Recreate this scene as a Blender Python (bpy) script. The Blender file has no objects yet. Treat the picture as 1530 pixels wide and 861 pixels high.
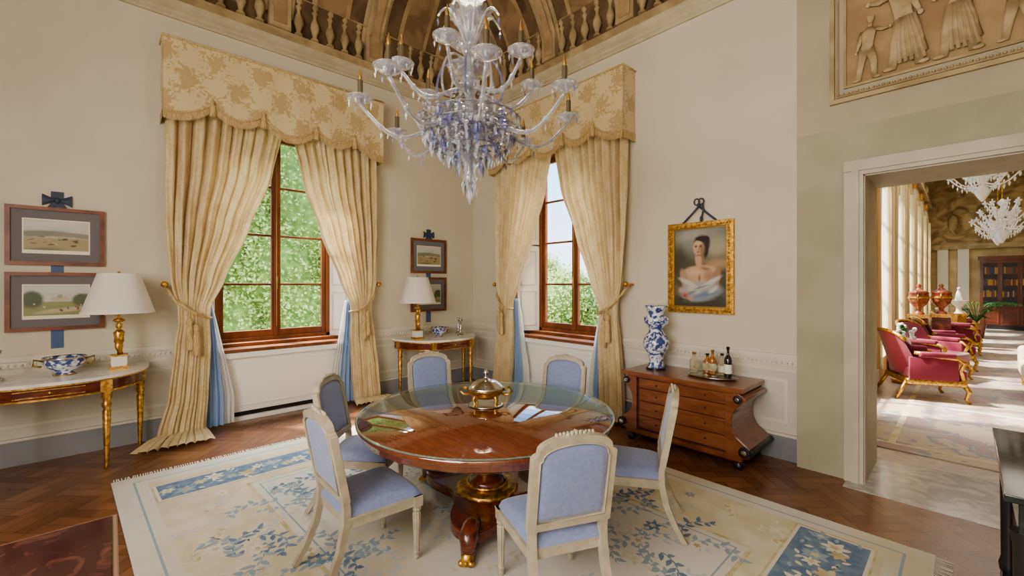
import bpy, math, random
from mathutils import Vector, Matrix
random.seed(3)
S = 7/6
pi = math.pi
sc = bpy.context.scene

# ------------------------------------------------------------------ materials
def newmat(name):
    m = bpy.data.materials.new(name); m.use_nodes = True
    nt = m.node_tree
    return m, nt, nt.nodes['Principled BSDF']

def rgba(c): return (c[0], c[1], c[2], 1)

def mat(name, col, rough=.5, metal=0, col2=None, scale=8, lo=.4, hi=.6, bump=0, bscale=60, coat=0, dist=0, detail=4, stretch=(1,1,1), spec=.5, sheen=0):
    m, nt, p = newmat(name)
    p.inputs['Base Color'].default_value = rgba(col)
    p.inputs['Roughness'].default_value = rough
    p.inputs['Metallic'].default_value = metal
    p.inputs['Coat Weight'].default_value = coat
    p.inputs['Coat Roughness'].default_value = .04
    p.inputs['Specular IOR Level'].default_value = spec
    p.inputs['Sheen Weight'].default_value = sheen
    N = nt.nodes; L = nt.links
    tc = N.new('ShaderNodeTexCoord')
    mp = N.new('ShaderNodeMapping'); mp.inputs['Scale'].default_value = stretch
    L.new(tc.outputs['Object'], mp.inputs['Vector'])
    if col2:
        n = N.new('ShaderNodeTexNoise'); n.inputs['Scale'].default_value = scale
        n.inputs['Detail'].default_value = detail; n.inputs['Distortion'].default_value = dist
        L.new(mp.outputs[0], n.inputs['Vector'])
        r = N.new('ShaderNodeValToRGB'); r.color_ramp.elements[0].position = lo; r.color_ramp.elements[1].position = hi
        r.color_ramp.elements[0].color = rgba(col); r.color_ramp.elements[1].color = rgba(col2)
        L.new(n.outputs['Fac'], r.inputs[0]); L.new(r.outputs[0], p.inputs['Base Color'])
    if bump:
        n = N.new('ShaderNodeTexNoise'); n.inputs['Scale'].default_value = bscale
        L.new(mp.outputs[0], n.inputs['Vector'])
        b = N.new('ShaderNodeBump'); b.inputs['Strength'].default_value = bump; b.inputs['Distance'].default_value = .02
        L.new(n.outputs['Fac'], b.inputs['Height']); L.new(b.outputs[0], p.inputs['Normal'])
    return m

def mnode(nt, op, a, b=None, c=None):
    n = nt.nodes.new('ShaderNodeMath'); n.operation = op
    for i, v in enumerate((a, b, c)):
        if v is None: continue
        if isinstance(v, (int, float)): n.inputs[i].default_value = v
        else: nt.links.new(v, n.inputs[i])
    return n.outputs[0]

def damask(name, c1, c2, k=14, kz=9, transl=.25, rough=.45, floor=False, lo=.1, hi=.3, amp=6, ns=9):
    m, nt, p = newmat(name); N = nt.nodes; L = nt.links
    tc = N.new('ShaderNodeTexCoord'); sx = N.new('ShaderNodeSeparateXYZ'); L.new(tc.outputs['Object'], sx.inputs[0])
    if floor: s = sx.outputs[0]; zz = sx.outputs[1]
    else: s = mnode(nt, 'ADD', sx.outputs[0], sx.outputs[1]); zz = sx.outputs[2]
    a = mnode(nt, 'SINE', mnode(nt, 'MULTIPLY', s, k)); b = mnode(nt, 'SINE', mnode(nt, 'MULTIPLY', zz, kz))
    ab = mnode(nt, 'MULTIPLY', a, b)
    nz = N.new('ShaderNodeTexNoise'); nz.inputs['Scale'].default_value = ns if not floor else 4; nz.inputs['Detail'].default_value = 3; nz.inputs['Distortion'].default_value = 1.5
    L.new(tc.outputs['Object'], nz.inputs['Vector'])
    t = mnode(nt, 'ADD', ab, mnode(nt, 'MULTIPLY', mnode(nt, 'SUBTRACT', nz.outputs['Fac'], .5), amp))
    r = N.new('ShaderNodeValToRGB'); r.color_ramp.elements[0].position = lo; r.color_ramp.elements[1].position = hi
    r.color_ramp.elements[0].color = rgba(c1); r.color_ramp.elements[1].color = rgba(c2)
    if floor:
        e = r.color_ramp.elements.new(.7); e.color = (.34, .22, .18, 1)
    L.new(t, r.inputs[0]); L.new(r.outputs[0], p.inputs['Base Color'])
    p.inputs['Roughness'].default_value = rough; p.inputs['Sheen Weight'].default_value = .2
    if transl:
        tr = N.new('ShaderNodeBsdfTranslucent'); L.new(r.outputs[0], tr.inputs[0])
        mx = N.new('ShaderNodeMixShader'); mx.inputs[0].default_value = transl
        L.new(p.outputs[0], mx.inputs[1]); L.new(tr.outputs[0], mx.inputs[2])
        L.new(mx.outputs[0], N['Material Output'].inputs[0])
    return m

def cloth(name, col, transl=.3, rough=.8, col2=None):
    m = mat(name, col, rough, col2=col2, scale=3)
    nt = m.node_tree; N = nt.nodes
    tr = N.new('ShaderNodeBsdfTranslucent'); tr.inputs[0].default_value = rgba(col)
    mx = N.new('ShaderNodeMixShader'); mx.inputs[0].default_value = transl
    nt.links.new(N['Principled BSDF'].outputs[0], mx.inputs[1]); nt.links.new(tr.outputs[0], mx.inputs[2])
    nt.links.new(mx.outputs[0], N['Material Output'].inputs[0])
    return m

def glassy(name, tint, diff, dfac=.15, gl=.25):
    m, nt, p = newmat(name); N = nt.nodes; L = nt.links
    N.remove(p)
    t = N.new('ShaderNodeBsdfTransparent'); t.inputs[0].default_value = rgba(tint)
    g = N.new('ShaderNodeBsdfGlossy'); g.inputs['Roughness'].default_value = .04; g.inputs[0].default_value = (1, 1, 1, 1)
    d = N.new('ShaderNodeBsdfDiffuse'); d.inputs[0].default_value = rgba(diff)
    lw = N.new('ShaderNodeLayerWeight'); lw.inputs[0].default_value = gl
    m1 = N.new('ShaderNodeMixShader'); L.new(lw.outputs['Facing'], m1.inputs[0]); L.new(t.outputs[0], m1.inputs[1]); L.new(g.outputs[0], m1.inputs[2])
    m2 = N.new('ShaderNodeMixShader'); m2.inputs[0].default_value = dfac; L.new(m1.outputs[0], m2.inputs[1]); L.new(d.outputs[0], m2.inputs[2])
    L.new(m2.outputs[0], N['Material Output'].inputs[0])
    return m

def parquet():
    m, nt, p = newmat('parquet'); N = nt.nodes; L = nt.links
    tc = N.new('ShaderNodeTexCoord')
    mp = N.new('ShaderNodeMapping'); mp.inputs['Rotation'].default_value = (0, 0, pi/4); L.new(tc.outputs['Object'], mp.inputs[0])
    mp2 = N.new('ShaderNodeMapping'); mp2.inputs['Rotation'].default_value = (0, 0, -pi/4); L.new(tc.outputs['Object'], mp2.inputs[0])
    cols = []
    for q in (mp, mp2):
        b = N.new('ShaderNodeTexBrick'); b.inputs['Scale'].default_value = 1
        b.inputs['Brick Width'].default_value = .42; b.inputs['Row Height'].default_value = .105; b.inputs['Mortar Size'].default_value = .002
        b.inputs['Color1'].default_value = (.25, .115, .055, 1); b.inputs['Color2'].default_value = (.17, .074, .034, 1); b.inputs['Mortar'].default_value = (.06, .03, .015, 1)
        L.new(q.outputs[0], b.inputs['Vector']); cols.append(b.outputs['Color'])
    ch = N.new('ShaderNodeTexChecker'); ch.inputs['Scale'].default_value = 1/.42; L.new(mp.outputs[0], ch.inputs['Vector'])
    mx = N.new('ShaderNodeMix'); mx.data_type = 'RGBA'; L.new(ch.outputs['Fac'], mx.inputs[0]); L.new(cols[0], mx.inputs[6]); L.new(cols[1], mx.inputs[7])
    nz = N.new('ShaderNodeTexNoise'); nz.inputs['Scale'].default_value = 3; L.new(tc.outputs['Object'], nz.inputs['Vector'])
    hs = N.new('ShaderNodeHueSaturation'); L.new(mx.outputs[2], hs.inputs['Color'])
    L.new(mnode(nt, 'ADD', mnode(nt, 'MULTIPLY', nz.outputs['Fac'], .8), .6), hs.inputs['Value'])
    L.new(hs.outputs[0], p.inputs['Base Color']); p.inputs['Roughness'].default_value = .25
    return m

def paintmat(name, b1, b2, items, axis=0, bs=7, warp=.014, wscale=22):
    m, nt, p = newmat(name); N = nt.nodes; L = nt.links
    tc = N.new('ShaderNodeTexCoord'); sx = N.new('ShaderNodeSeparateXYZ'); L.new(tc.outputs['Object'], sx.inputs[0])
    nz = N.new('ShaderNodeTexNoise'); nz.inputs['Scale'].default_value = wscale; nz.inputs['Detail'].default_value = 4; L.new(tc.outputs['Object'], nz.inputs[0])
    sc_ = N.new('ShaderNodeSeparateColor'); L.new(nz.outputs['Color'], sc_.inputs[0])
    def wp(a, n): return mnode(nt, 'ADD', a, mnode(nt, 'MULTIPLY', mnode(nt, 'SUBTRACT', n, .5), warp))
    cb = N.new('ShaderNodeCombineXYZ'); L.new(wp(sx.outputs[axis], sc_.outputs[0]), cb.inputs[0]); L.new(wp(sx.outputs[2], sc_.outputs[1]), cb.inputs[2])
    nb = N.new('ShaderNodeTexNoise'); nb.inputs['Scale'].default_value = bs; nb.inputs['Detail'].default_value = 6; L.new(tc.outputs['Object'], nb.inputs[0])
    r = N.new('ShaderNodeValToRGB'); r.color_ramp.elements[0].position = .35; r.color_ramp.elements[1].position = .65
    r.color_ramp.elements[0].color = rgba(b1); r.color_ramp.elements[1].color = rgba(b2); L.new(nb.outputs['Fac'], r.inputs[0])
    cur = r.outputs[0]
    for (cx, cz, rx, rz, rot, col, soft) in items:
        mp = N.new('ShaderNodeMapping'); mp.vector_type = 'TEXTURE'
        mp.inputs['Location'].default_value = (cx, 0, cz); mp.inputs['Rotation'].default_value = (0, -rot, 0); mp.inputs['Scale'].default_value = (rx, 1, rz)
        L.new(cb.outputs[0], mp.inputs[0])
        ln = N.new('ShaderNodeVectorMath'); ln.operation = 'LENGTH'; L.new(mp.outputs[0], ln.inputs[0])
        mr = N.new('ShaderNodeMapRange'); mr.interpolation_type = 'SMOOTHSTEP'
        mr.inputs['From Min'].default_value = 1+soft*.6; mr.inputs['From Max'].default_value = 1-soft
        L.new(ln.outputs['Value'], mr.inputs['Value'])
        mx = N.new('ShaderNodeMix'); mx.data_type = 'RGBA'; L.new(mr.outputs[0], mx.inputs[0]); L.new(cur, mx.inputs[6]); mx.inputs[7].default_value = rgba(col)
        cur = mx.outputs[2]
    L.new(cur, p.inputs['Base Color']); p.inputs['Roughness'].default_value = .45
    return m

M_wall = mat('plaster_cream', (.66, .60, .475), .8, col2=(.60, .54, .425), scale=1.2, lo=.3, hi=.7, bump=.05)
M_dado = mat('plaster_dado', (.62, .58, .49), .75, col2=(.56, .52, .44), scale=2)
M_trim = mat('trim_cream', (.67, .62, .52), .6)
M_corn = mat('cornice_stone', (.55, .47, .33), .7, col2=(.48, .41, .28), scale=5)
M_base = mat('skirting_greyblue', (.22, .23, .25), .6, col2=(.27, .275, .285), scale=2)
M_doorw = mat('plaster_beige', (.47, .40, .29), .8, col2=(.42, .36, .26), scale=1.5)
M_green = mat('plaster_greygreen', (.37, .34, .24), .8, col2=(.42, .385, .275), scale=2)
M_case = mat('door_casing_stone', (.55, .50, .38), .6, col2=(.48, .43, .33), scale=3)
M_white = mat('white_paint', (.86, .85, .80), .5)
M_gold = mat('gilt', (.78, .48, .15), .34, .9, col2=(.42, .23, .06), scale=30, bump=.15, bscale=90)
M_golddk = mat('gilt_dark', (.42, .25, .08), .4, .7)
M_silver = mat('silver', (.62, .60, .56), .2, 1)
M_mahog = mat('mahogany', (.17, .04, .018), .22, col2=(.09, .02, .010), scale=5, stretch=(1, 1, 6), dist=1.5, coat=.7)
M_mahogT = mat('mahogany_tabletop', (.19, .055, .024), .06, col2=(.145, .04, .018), scale=6, dist=1, coat=1.0, stretch=(1, 6, 1), spec=.9)
M_wood = mat('walnut_veneer', (.27, .095, .04), .30, col2=(.19, .06, .026), scale=3, stretch=(1, 1, 5), dist=1, coat=.5)
M_winwood = mat('window_wood', (.26, .09, .032), .4, col2=(.17, .055, .02), scale=6, stretch=(1, 1, .2))
M_marble = mat('white_marble', (.80, .77, .72), .15, col2=(.60, .58, .55), scale=3, dist=2, lo=.5, hi=.7)
M_redmarble = mat('red_marble', (.05, .012, .009), .12, col2=(.15, .055, .038), scale=7, dist=2.5, lo=.5, hi=.78, detail=10, spec=.3)
M_rededge = mat('red_marble_edge', (.30, .17, .12), .2)
M_blkmarble = mat('green_black_marble', (.015, .025, .022), .08, col2=(.12, .15, .13), scale=9, dist=2, lo=.5, hi=.8, detail=8)
M_cream = mat('cream_chair_paint', (.48, .42, .31), .4, col2=(.40, .345, .25), scale=14)
M_blue = mat('lavender_upholstery', (.24, .28, .45), .7, col2=(.21, .25, .41), scale=40, sheen=.4, bump=.1, bscale=300)
M_damask = damask('damask_gold', (.80, .645, .39), (.735, .57, .31), transl=.22, rough=.38, k=22, kz=16, ns=16)
M_val = damask('damask_valance', (.66, .53, .32), (.50, .365, .18), k=13, kz=12, transl=0, ns=14, amp=5)
M_fringe = mat('fringe_gold', (.42, .29, .12), .7, col2=(.66, .50, .26), scale=120, stretch=(1, 1, .1))
M_bluecl = cloth('blue_lining', (.36, .50, .76), .35)
M_whitecl = cloth('white_sheer', (.87, .87, .86), .4)
M_creamcl = cloth('cream_sheer', (.80, .64, .38), .45)
M_shade = cloth('lampshade_fabric', (.96, .94, .90), .35)
M_porc = mat('blue_white_porcelain', (.74, .77, .82), .15, col2=(.05, .08, .26), scale=24, lo=.45, hi=.54, coat=.5)
M_frame = mat('picture_frame_wood', (.23, .07, .026), .35, col2=(.14, .04, .016), scale=9)
M_mount = mat('picture_mount', (.18, .165, .175), .8)
M_ribbon = mat('ribbon_slate', (.045, .06, .10), .6)
M_ribbonL = mat('ribbon_blue', (.08, .13, .24), .6)
M_black = mat('ebony', (.02, .018, .02), .3)
M_glass = glassy('chandelier_glass', (.86, .87, .89), (.82, .82, .85), .18, .4)
M_glassb = glassy('chandelier_glass_blue', (.60, .62, .82), (.32, .34, .58), .28, .4)
M_glassd = glassy('chandelier_glass_smoke', (.45, .45, .48), (.40, .40, .44), .28, .45)
M_cand = mat('candle_sleeve', (.10, .07, .035), .5)
M_fresco = mat('fresco_brown', (.32, .21, .11), .85, col2=(.19, .12, .06), scale=1.6, dist=1.5, detail=8)
M_frescoD = mat('fresco_dark', (.10, .06, .03), .85, col2=(.18, .11, .055), scale=2.5, dist=1, detail=6)
M_frescoL = mat('fresco_stone', (.46, .35, .20), .8, col2=(.33, .24, .13), scale=4, detail=6)
M_relief = mat('fresco_relief', (.42, .29, .16), .85, col2=(.33, .22, .11), scale=5)
M_reliefL = mat('relief_stone', (.52, .39, .24), .8, col2=(.41, .30, .17), scale=9)
M_parq = parquet()
M_rug = mat('rug_ivory', (.66, .64, .57), .95, col2=(.62, .55, .38), scale=.9, lo=.46, hi=.66, bump=.3, bscale=200)
M_rugG = mat('rug_gold', (.50, .40, .21), .95, col2=(.62, .55, .38), scale=9)
M_rugS = mat('rug_straw', (.60, .53, .36), .95, col2=(.67, .61, .47), scale=5)
M_rugB = mat('rug_blue', (.13, .19, .29), .95, col2=(.20, .27, .35), scale=12)
M_rugLB = mat('rug_pale_blue', (.30, .38, .44), .95)
M_rugP = mat('rug_pale_grey_blue', (.50, .54, .55), .95)
M_rugI = mat('rug_motif_ivory', (.68, .64, .53), .95)
M_glasspane = glassy('window_glass', (.98, .99, .99), (1, 1, 1), 0, .04)
M_tglass = glassy('table_glass_edge', (.62, .78, .72), (.35, .52, .45), .3, .4)
M_red = mat('red_velvet', (.20, .006, .03), .7, sheen=.4)
M_galfloor = mat('gallery_marble_floor', (.46, .38, .30), .35, col2=(.35, .29, .24), scale=5, dist=2)
M_galcarpet = damask('gallery_carpet', (.42, .34, .24), (.19, .21, .25), k=5.2, kz=4.4, transl=0, rough=.9, floor=True, lo=.0, hi=.3, amp=6)
M_galwall = mat('gallery_wall', (.60, .45, .26), .8, col2=(.47, .34, .18), scale=2)
M_galtop = mat('gallery_fresco', (.52, .38, .21), .8, col2=(.25, .165, .08), scale=1.6, dist=2, detail=8, lo=.4, hi=.62)
M_thresh = mat('threshold_marble', (.52, .49, .44), .15, col2=(.37, .35, .32), scale=4, dist=2)
M_crystal = mat('white_crystal', (.87, .88, .9), .2)
M_green2 = mat('plant_green', (.05, .14, .03), .6)
M_amber = mat('amber_liquor', (.35, .14, .03), .08, coat=1)
M_clear = glassy('clear_bottle', (.85, .82, .70), (.7, .65, .5), .25, .4)
M_wine = mat('wine_bottle', (.015, .02, .012), .08, coat=1)
M_label = mat('paper_label', (.80, .76, .62), .8)
M_sofa = mat('beige_sofa', (.70, .62, .48), .8)

def leafmat(name, a, b):
    m, nt, p = newmat(name); N = nt.nodes; L = nt.links
    tc = N.new('ShaderNodeTexCoord'); n = N.new('ShaderNodeTexNoise'); n.inputs['Scale'].default_value = 3.0; n.inputs['Detail'].default_value = 8; n.inputs['Roughness'].default_value = .75
    L.new(tc.outputs['Object'], n.inputs[0])
    r = N.new('ShaderNodeValToRGB'); r.color_ramp.elements[0].position = .34; r.color_ramp.elements[1].position = .60
    r.color_ramp.elements[0].color = rgba(a); r.color_ramp.elements[1].color = rgba(b)
    L.new(n.outputs['Fac'], r.inputs[0]); L.new(r.outputs[0], p.inputs['Base Color']); p.inputs['Roughness'].default_value = .6
    t = N.new('ShaderNodeBsdfTranslucent'); L.new(r.outputs[0], t.inputs[0])
    mx = N.new('ShaderNodeMixShader'); mx.inputs[0].default_value = .45; L.new(p.outputs[0], mx.inputs[1]); L.new(t.outputs[0], mx.inputs[2])
    L.new(mx.outputs[0], N['Material Output'].inputs[0])
    return m
M_leaf = leafmat('foliage', (.32, .44, .10), (.82, .88, .42))
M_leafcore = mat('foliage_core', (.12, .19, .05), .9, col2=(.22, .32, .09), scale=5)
M_bark = mat('bark', (.12, .08, .05), .9)

# ------------------------------------------------------------------ mesh builder
class MB:
    def __init__(s):
        s.v = []; s.f = []; s.m = []; s.s = []; s.mats = []; s.M = None
    def add(s, vs, fs, m, smooth=False):
        if m not in s.mats: s.mats.append(m)
        k = s.mats.index(m); o = len(s.v)
        if s.M is not None: vs = [tuple(s.M @ Vector(p)) for p in vs]
        s.v += [tuple(p) for p in vs]
        for f in fs:
            s.f.append(tuple(i+o for i in f)); s.m.append(k); s.s.append(smooth)
    def box(s, x0, x1, y0, y1, z0, z1, m):
        v = [(x, y, z) for x in (x0, x1) for y in (y0, y1) for z in (z0, z1)]
        s.add(v, [(0, 1, 3, 2), (4, 6, 7, 5), (0, 4, 5, 1), (2, 3, 7, 6), (0, 2, 6, 4), (1, 5, 7, 3)], m)
    def wbox(s, W, a0, a1, h0, h1, z0, z1, m):
        v = [W(x, y, z) for x in (a0, a1) for y in (h0, h1) for z in (z0, z1)]
        s.add(v, [(0, 1, 3, 2), (4, 6, 7, 5), (0, 4, 5, 1), (2, 3, 7, 6), (0, 2, 6, 4), (1, 5, 7, 3)], m)
    def lathe(s, prof, c, m, n=24, flute=0, smooth=True, fn=None, cap=True):
        vs = []; fs = []
        for r, z in prof:
            for i in range(n):
                a = 2*pi*i/n; rr = r*(1-flute*(i % 2))
                if fn: rr = fn(rr, a, z)
                vs.append((c[0]+rr*math.cos(a), c[1]+rr*math.sin(a), c[2]+z))
        for j in range(len(prof)-1):
            for i in range(n):
                fs.append((j*n+i, j*n+(i+1) % n, (j+1)*n+(i+1) % n, (j+1)*n+i))
        s.add(vs, fs, m, smooth)
        k = len(prof)-1
        if cap:
            s.add([vs[i] for i in range(n)], [tuple(range(n))[::-1]], m)
            s.add([vs[k*n+i] for i in range(n)], [tuple(range(n))], m)
    def tube(s, pts, r, m, n=8, sq=(1, 1), closed=False, up=None, smooth=True):
        pts = [Vector(p) for p in pts]; k = len(pts)
        if not isinstance(r, (list, tuple)): r = [r]*k
        vs = []; fs = []; nrm = None
        for i, p in enumerate(pts):
            a = pts[i-1] if (i > 0 or closed) else p
            b = pts[(i+1) % k] if (i < k-1 or closed) else p
            t = (b-a)
            t = t.normalized() if t.length > 1e-9 else Vector((0, 0, 1))
            if nrm is None:
                u = Vector(up) if up else (Vector((0, 0, 1)) if abs(t.z) < .9 else Vector((0, 1, 0)))
                nrm = (u - t*u.dot(t)).normalized()
            else:
                q = nrm - t*nrm.dot(t)
                if q.length > 1e-6: nrm = q.normalized()
            bn = t.cross(nrm)
            for j in range(n):
                a2 = 2*pi*j/n + (pi/4 if n == 4 else 0)
                vs.append(p + nrm*math.cos(a2)*r[i]*sq[0] + bn*math.sin(a2)*r[i]*sq[1])
        kk = k if closed else k-1
        for i in range(kk):
            for j in range(n):
                fs.append((i*n+j, i*n+(j+1) % n, ((i+1) % k)*n+(j+1) % n, ((i+1) % k)*n+j))
        if not closed:
            fs.append(tuple(range(n))[::-1]); fs.append(tuple((k-1)*n+j for j in range(n)))
        s.add(vs, fs, m, smooth and n > 4)
    def prism(s, poly, d0, d1, fn, m, smooth=False):
        n = len(poly)
        vs = [fn(a, b, d0) for a, b in poly]+[fn(a, b, d1) for a, b in poly]
        fs = [tuple(range(n))[::-1], tuple(range(n, 2*n))]+[(i, (i+1) % n, n+(i+1) % n, n+i) for i in range(n)]
        s.add(vs, fs, m, smooth)
    def grid(s, fn, nu, nv, m, smooth=True):
        vs = [fn(i/nu, j/nv) for j in range(nv+1) for i in range(nu+1)]
        fs = [(j*(nu+1)+i, j*(nu+1)+i+1, (j+1)*(nu+1)+i+1, (j+1)*(nu+1)+i) for j in range(nv) for i in range(nu)]
        s.add(vs, fs, m, smooth)
    def sph(s, c, r, m, n=12):
        if not isinstance(r, (tuple, list)): r = (r, r, r)
        k = n//2+1; vs = []; fs = []
        for j in range(k+1):
            t = pi*j/k
            for i in range(n):
                a = 2*pi*i/n
                vs.append((c[0]+r[0]*math.sin(t)*math.cos(a), c[1]+r[1]*math.sin(t)*math.sin(a), c[2]+r[2]*math.cos(t)))
        for j in range(k):
            for i in range(n):
                fs.append((j*n+i, j*n+(i+1) % n, (j+1)*n+(i+1) % n, (j+1)*n+i))
        s.add(vs, fs, m, True)
    def rbox(s, x0, x1, y0, y1, z0, z1, r, m, n=16):
        c = ((x0+x1)/2, (y0+y1)/2, (z0+z1)/2); h = [abs(x1-x0)/2-r, abs(y1-y0)/2-r, abs(z1-z0)/2-r]
        k = 9; vs = []; fs = []
        for j in range(k+1):
            t = pi*j/k
            for i in range(n):
                a = 2*pi*(i+.5)/n
                d = (math.sin(t)*math.cos(a), math.sin(t)*math.sin(a), math.cos(t))
                vs.append(tuple(c[q]+(h[q] if d[q] > 0 else -h[q])+d[q]*r for q in range(3)))
        for j in (0, k):
            for i in range(n):
                a = 2*pi*(i+.5)/n
                vs[j*n+i] = (c[0]+(h[0] if math.cos(a) > 0 else -h[0]), c[1]+(h[1] if math.sin(a) > 0 else -h[1]), c[2]+(h[2]+r if j == 0 else -h[2]-r))
        for j in range(k):
            for i in range(n):
                fs.append((j*n+i, j*n+(i+1) % n, (j+1)*n+(i+1) % n, (j+1)*n+i))
        fs.append(tuple(range(n))[::-1]); fs.append(tuple(k*n+i for i in range(n)))
        s.add(vs, fs, m, True)
    def octa(s, c, r, h, m):
        x, y, z = c
        s.add([(x+r, y, z), (x, y+r, z), (x-r, y, z), (x, y-r, z), (x, y, z+h*.4), (x, y, z-h*.6)],
              [(0, 1, 4), (1, 2, 4), (2, 3, 4), (3, 0, 4), (1, 0, 5), (2, 1, 5), (3, 2, 5), (0, 3, 5)], m)
    def mesh(s, name):
        me = bpy.data.meshes.new(name); me.from_pydata(s.v, [], s.f)
        for m in s.mats: me.materials.append(m)
        me.polygons.foreach_set('material_index', s.m); me.polygons.foreach_set('use_smooth', s.s)
        me.update(); return me
    def obj(s, name, loc=(0, 0, 0), rot=0, bevel=0):
        o = bpy.data.objects.new(name, s.mesh(name)); sc.collection.objects.link(o)
        o.location = loc; o.rotation_euler = (0, 0, rot)
        if bevel:
            b = o.modifiers.new('bevel', 'BEVEL'); b.width = bevel; b.segments = 2; b.limit_method = 'ANGLE'; b.angle_limit = math.radians(50)
        return o

def inst(me, name, loc, rot=0, scale=1):
    o = bpy.data.objects.new(name, me); sc.collection.objects.link(o); o.location = loc; o.rotation_euler = (0, 0, rot); o.scale = (scale,)*3
    return o

def lerpkeys(keys, z):
    if z >= keys[0][0]: return keys[0][1:]
    for a, b in zip(keys, keys[1:]):
        if z >= b[0]:
            t = (a[0]-z)/(a[0]-b[0]); t = t*t*(3-2*t)*.4+t*.6
            return [p+(q-p)*t for p, q in zip(a[1:], b[1:])]
    return keys[-1][1:]

C1 = -2.76; C2 = 1.79
def W1(s, h, z): return (h*S, (C1+s)*S, z*S)
def W2(s, h, z): return ((C2+s)*S, -h*S, z*S)

RX, RY, WH = 7.2, -7.6, 5.0
# ------------------------------------------------------------------ shell
b = MB(); b.box(-.5, RX, RY, .0, -.1, 0, M_parq); b.obj('floor')
def wall_with_window(name, W, a0, a1):
    b = MB(); A0, A1 = -.80, .80; zb, zt = .76, 3.36; T = -.36
    b.wbox(W, a0, A0, T, 0, 0, WH/S, M_wall); b.wbox(W, A1, a1, T, 0, 0, WH/S, M_wall)
    b.wbox(W, A0, A1, T, 0, zt, WH/S, M_wall); b.wbox(W, A0, A1, T, -.30, 0, zb, M_wall)
    b.wbox(W, a0, -.64, T-.08, T, 0, WH/S, M_wall); b.wbox(W, .64, a1, T-.08, T, 0, WH/S, M_wall)
    b.wbox(W, -.64, .64, T-.08, T, 3.33, WH/S, M_wall); b.wbox(W, -.64, .64, T-.08, T, 0, zb, M_wall)
    return b.obj(name)
wall_with_window('wall_left', W1, RY/S-C1, 0-C1)
wall_with_window('wall_back', W2, -C2, 5.18/S-C2)
b = MB()
DW0, DW1, DH = 5.677, 6.95, 2.71
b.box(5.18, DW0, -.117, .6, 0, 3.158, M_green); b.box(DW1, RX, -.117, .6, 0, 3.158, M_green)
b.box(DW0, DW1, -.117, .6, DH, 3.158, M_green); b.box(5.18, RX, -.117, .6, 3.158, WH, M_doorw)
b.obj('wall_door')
b = MB(); b.box(RX, RX+.2, RY, .6, 0, WH, M_wall); b.obj('wall_right')
b = MB(); b.box(-.5, RX+.2, RY-.2, RY, 0, WH, M_wall); b.obj('wall_front')
b = MB()
for (x0, x1, o) in ((5.545, 5.60, .03), (5.60, 5.65, .045), (5.65, DW0+.004, .03)):
    b.box(x0, x1, -.117-o, -.117, 0, 2.71+(5.677-x0)*.95, M_case)
b.box(DW1-.004, DW1+.13, -.157, -.117, 0, 2.835, M_case)
for (z0, z1, o) in ((2.71, 2.745, .03), (2.745, 2.79, .045), (2.79, 2.84, .03)):
    b.box(5.545, DW1+.13, -.117-o-.002, -.117, z0, z1, M_case)
b.box(DW0, DW0+.012, -.117, .6, 0, DH, M_case)
b.box(DW0, DW1, -.117, .6, DH-.012, DH, M_case)
b.obj('trim_door_casing')
b = MB(); b.box(5.56, 7.05, -.30, .75, -.06, .004, M_thresh); b.obj('trim_threshold')

segL = [(RY, (C1-.80)*S), ((C1+.80)*S, 0)]; segB = [(0, (C2-.80)*S), ((C2+.80)*S, 5.18)]
b = MB()
for a, c in segL:
    b.box(0, .035, a, c, 0, .235, M_base); b.box(0, .045, a, c, .235, .26, M_trim)
b.obj('baseboard_left')
b = MB()
for a, c in segB:
    b.box(a, c, -.035, 0, 0, .235, M_base); b.box(a, c, -.045, 0, .235, .26, M_trim)
b.obj('baseboard_back')
def panelframe(b, fn, a0, a1, z0, z1, w=.03, d=.012, m=None):
    m = m or M_trim
    for (p, q, r, t) in ((a0, a1, z0, z0+w), (a0, a1, z1-w, z1), (a0, a0+w, z0+w, z1-w), (a1-w, a1, z0+w, z1-w)):
        vs = [fn(x, h, z) for x in (p, q) for h in (0, d) for z in (r, t)]
        b.add(vs, [(0, 1, 3, 2), (4, 6, 7, 5), (0, 4, 5, 1), (2, 3, 7, 6), (0, 2, 6, 4), (1, 5, 7, 3)], m)
FL = lambda a, h, z: (h, a, z)
FB = lambda a, h, z: (a, -h, z)
b = MB()
for fn, segs in ((FL, segL), (FB, segB)):
    for a, c in segs:
        for (z0, z1, o) in ((.88, .90, .015), (.94, 1.0, .02), (1.0, 1.03, .04), (1.03, 1.05, .03)):
            vs = [fn(x, h, z) for x in (a, c) for h in (0, o) for z in (z0, z1)]
            b.add(vs, [(0, 1, 3, 2), (4, 6, 7, 5), (0, 4, 5, 1), (2, 3, 7, 6), (0, 2, 6, 4), (1, 5, 7, 3)], M_trim)
        k = int((c-a)/.045)
        for i in range(k):
            x = a+(i+.5)*.045
            p = fn(x, .022, .965); b.sph(p, .015, M_trim, 6)
        vs = [fn(x, .004, z) for x in (a, c) for z in (.26, .88)]
        b.add(vs, [(0, 1, 3, 2)], M_dado)
panelframe(b, FB, 4.45, 5.08, .36, .80); panelframe(b, FB, 3.15, 4.35, .36, .80); panelframe(b, FB, .12, 1.0, .36, .80)
panelframe(b, FL, -6.6, -4.35, .36, .80); panelframe(b, FL, -2.1, -.15, .36, .80)
b.obj('trim_chair_rail')
b = MB()
prof = [(0, 4.83), (.025, 4.83), (.025, 4.86), (.05, 4.88), (.05, 4.91), (.09, 4.94), (.12, 4.97), (.12, 5.0), (.06, 5.01), (0, 5.01)]
def ringrect(i): return [(i, -i), (RX-i, -i), (RX-i, RY+i), (i, RY+i)]
vs = []; fs = []
for i, z in prof: vs += [(x, y, z) for x, y in ringrect(i)]
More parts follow.
